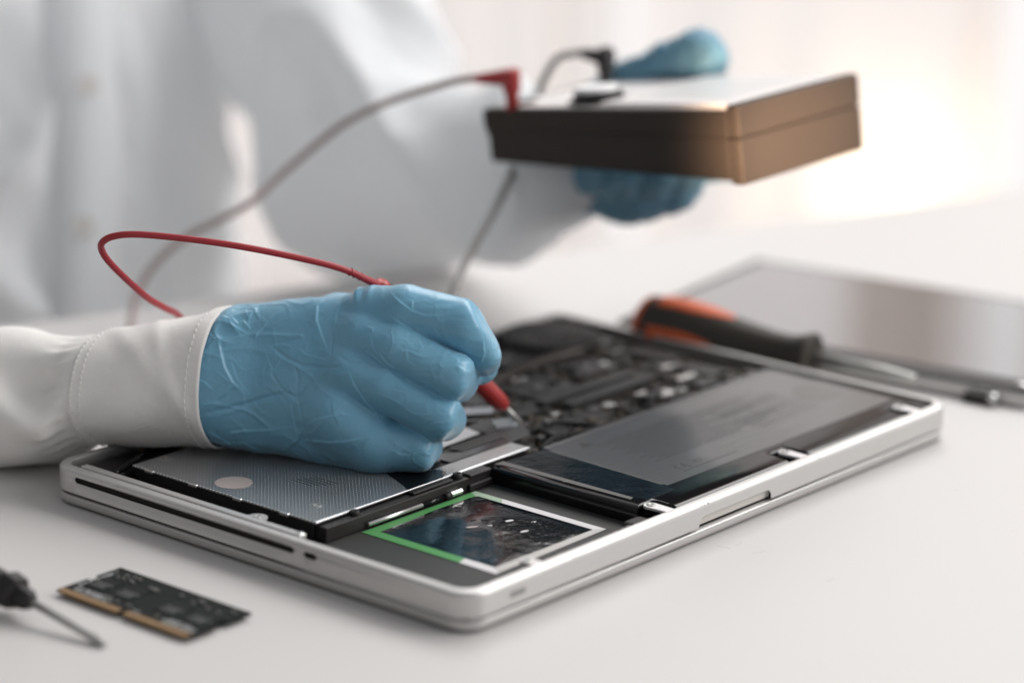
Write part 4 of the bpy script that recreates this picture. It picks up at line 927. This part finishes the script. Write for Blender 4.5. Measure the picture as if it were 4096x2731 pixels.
# ------------------------------------------------------------------ orange screwdriver behind the laptop
sd = thing('screwdriver', (389.7, 171.3, 2.0), 'orange and black handled screwdriver lying behind the laptop', 'screwdriver', 'screwdrivers on the table')
A, B_ = Vector((334.0, 179.6, 16.5)), Vector((346.9, 89.3, 14.0))
prof = [(0, 8), (.015, 12), (.05, 15), (.12, 16.3), (.25, 16.4), (.38, 15.2), (.52, 13.0), (.66, 11.0), (.78, 9.6), (.87, 9.4), (.93, 10.8), (.97, 12.6), (.99, 12.8), (1, 11.5)]
prof = [(t, r_*.93) for t, r_ in prof]
lathe('handle', A, B_, prof, M_DKBROWN, sd, 40)
dS = (B_-A).normalized(); up_ = Vector((0, 0, 1)); up_ = (up_-dS*up_.dot(dS)).normalized(); sd_ = dS.cross(up_)
def inset(t0, t1, a0, a1, na=12, nt=18):
    V = []; F = []
    for i in range(nt+1):
        u = i/nt; t = t0+(t1-t0)*u; w_ = math.sin(math.pi*min(1, .12+u*.88))**.6 if u > .5 else 1.0
        r_ = np.interp(t, [p[0] for p in prof], [p[1] for p in prof])+.5
        for k in range(na+1):
            a = (a0+a1)/2+(a1-a0)/2*(2*k/na-1)*w_; a = math.radians(a); edge = -.9 if k in (0, na) or i in (0, nt) else 0
            V.append(A+(B_-A)*t+(up_*math.sin(a)+sd_*math.cos(a))*(r_+edge))
    for i in range(nt):
        for k in range(na): F.append((i*(na+1)+k, i*(na+1)+k+1, (i+1)*(na+1)+k+1, (i+1)*(na+1)+k))
    return obj('grip_inset', V, F, M_ORANGE, sd, True)
camside = math.degrees(math.atan2((-CF).dot(up_), (-CF).dot(sd_)))
inset(.09, .50, camside-52, camside-2); inset(.10, .55, camside+38, camside+100); inset(.09, .5, camside+140, camside+200)
lathe('end_cap', A-dS*2.5, A+dS*4, [(0, 5), (.2, 10), (.6, 13.2), (1, 14.6)], M_ORANGE, sd, 28)
C_ = Vector((371.5, 51.8, 8.0))
lathe('blade', B_, B_+dS*52, [(0, 3.2), (.7, 3.2), (1, 2.2)], M_STEEL, sd, 14)

# ------------------------------------------------------------------ detached display behind, right
dsp = thing('laptop_display', (450, 100, 0), 'small detached laptop display lying face up beyond the laptop, reflecting the window', 'laptop display')
a8 = math.atan2(383-369, 3.9-100.6)
o8 = Vector((384.0, 0.0, 0)); ux = Vector((math.cos(.145), math.sin(.145), 0)); uy = Vector((-math.sin(.145), math.cos(.145), 0))
DM = Matrix(((ux.x, uy.x, 0, o8.x), (ux.y, uy.y, 0, o8.y), (0, 0, 1, .05), (0, 0, 0, 1)))
box('back_shell', -1, 152, -5, 214, 0, 7.2, M_ALU, dsp, bev=1.6, seg=3, M=DM)
box('bezel', .6, 150.5, -3.4, 212.5, 7.21, 8.6, M_BLACK, dsp, bev=.5, M=DM)
box('glass', 15, 147, 4, 207, 8.61, 8.75, M_GLASS, dsp, M=DM)
hb = box('hinge', -6, -1.2, 12, 26, .2, 5, M_BLACK, dsp, bev=1, M=DM)
tube('hinge_pin', [DM @ Vector((-5, 13, 3.6)), DM @ Vector((-5, 9.5, 3.6))], 2.6, M_SOLDER, hb, 18)
tube('corner_screw', [DM @ Vector((4.5, 1.5, 8.6)), DM @ Vector((4.5, 1.5, 10.0)), DM @ Vector((4.5, 1.5, 10.8))], [2.8, 2.8, 1.8], M_SOLDER, dsp, 18)

# ------------------------------------------------------------------ small screwdriver, memory module in front
s2 = thing('screwdriver', (-87.0, 145.1, 2.0), 'small screwdriver with black handle and grey shaft at the left front edge', 'screwdriver', 'screwdrivers on the table')
t2 = Vector((-92.4, 90.1, 1.2)); h2 = Vector((-93.1, 129.7, 7.5)); d2 = (h2-t2).normalized()
lathe('shaft', h2+d2*8, t2, [(0, 1.55), (.75, 1.5), (.9, 1.7), (.97, 1.75), (1, 1.2)], M_STEEL, s2, 16)
lathe('ferrule', h2-d2*1.0, h2+d2*14, [(0, 3.2), (.1, 4.2), (.45, 4.4), (.5, 6.6), (.9, 7.2), (1, 6)], M_BLACK, s2, 6, smooth=False)
lathe('handle', h2+d2*13.5, h2+d2*85, [(0, 4.6), (.06, 5.4), (.2, 5.2), (.5, 7), (.9, 7), (1, 5)], M_BLACK, s2, 24)

M_RAMCHIP = mat('memory_chip_black', (.010, .011, .012), .66, spec=.16, bump=.1, scale=2000)
rm = thing('memory_module', (-53, 106, 0), 'black laptop memory module with gold contact edge lying on the table', 'memory module')
x0, x1, y0, y1 = -70.2, -38.5, 71.2, 141.4
nt_ = []
poly = [(x0, y0), (x0, 105.5)]+[(x0+2.6, 105.7), (x0+2.6, 107.6), (x0, 107.8)]+[(x0, y1), (x0+15, y1), (x0+15.4, y1-2.0), (x0+19.2, y1-2.0), (x0+19.6, y1), (x1, y1), (x1, y0), (x0+19.6, y0), (x0+19.2, y0+2), (x0+15.4, y0+2), (x0+15, y0)]
prism('module_board', poly[::-1], 1.5, 2.6, M_RAMPCB, rm)
for ya, yb in ((71.8, 105.2), (108.1, 140.8)):
    box('contact_strip', x0-.06, x0+2.7, ya, yb, 1.44, 2.66, M_GOLD, rm)
for k, yc in enumerate((80, 94.5, 118, 132.5)):
    box('memory_chip', x0+9.5, x0+21, yc-5.2, yc+5.2, 2.61, 3.0, M_RAMCHIP, rm, bev=.1)
    box('memory_chip', x0+9.5, x0+21, yc-5.2, yc+5.2, .25, 1.48, M_RAMCHIP, rm, bev=.2)
bm = bmesh.new(); rr = random.Random(4)
for i in range(26):
    x, y = rr.choice([x0+6.5, x0+23.5, x0+26.5])+rr.uniform(-.8, .8), rr.uniform(75, 138); bm_box(bm, x-.5, x+.5, y-.8, y+.8, 2.6, 3.3)
from_bm('passives', bm, M_CHIPG, rm, kind='stuff')
M_RAMP = mat('pale_lettering', (.36, .37, .37), .5)
dashes('lettering', [(x0+4.4, 136.5, 18), (x0+5.7, 137.5, 20), (x0+7.0, 136, 14), (x0+4.4, 89, 15), (x0+5.7, 90, 17), (x0+7.0, 88, 12), (x0+4.6, 105, 4)], M_RAMP, rm, 2.605)
dashes_x('lettering', [(x0+8.5, 138.6, 17)], M_RAMP, rm, 2.606, 1.9)
for k, yc in enumerate((80, 94.5, 118, 132.5)): dashes('chip_marking', [(x0+12+1.6*q, yc+3.5, 5+1.2*q) for q in range(3)], mat('faint_marking', (.09, .095, .09), .6), rm, 3.005)
for o in list(COL.objects):
    if o.name.startswith('cross_slot'): bpy.data.objects.remove(o)

dv_, df_ = [], []
dr = random.Random(21)
def on_table(v_, f_):
    b0 = len(dv_); dv_.extend(v_); df_.extend(tuple(q+b0 for q in g) for g in f_)
for i in range(34):
    p = Vector((55.7, -4.0, 0.1))+Vector((dr.uniform(-330, 250), dr.uniform(-120, 120), 0)); r_ = dr.uniform(.12, .3)
    on_table(*tube_data([p-Vector((r_, 0, 0)), p, p+Vector((r_, .1, 0))], [.05, r_*.6, .05], 5))
for p0 in ((149.9, -11.4, 0.1), (140.4, -7.4, 0.1), (142.7, -22.6, 0.1), (2.1, 160.5, 0.1), (140.0, -60.8, 0.1)):
    p = Vector(p0); a = dr.uniform(0, 6); P_ = []
    for k in range(9): P_.append(p.copy()); a += dr.uniform(-.8, .9); p = p+Vector((math.cos(a), math.sin(a), 0))*.8
    on_table(*tube_data(P_, .02, 5))
tag(obj('dust', dv_, df_, mat('grey_lint', (.12, .11, .10), .9)), kind='stuff')
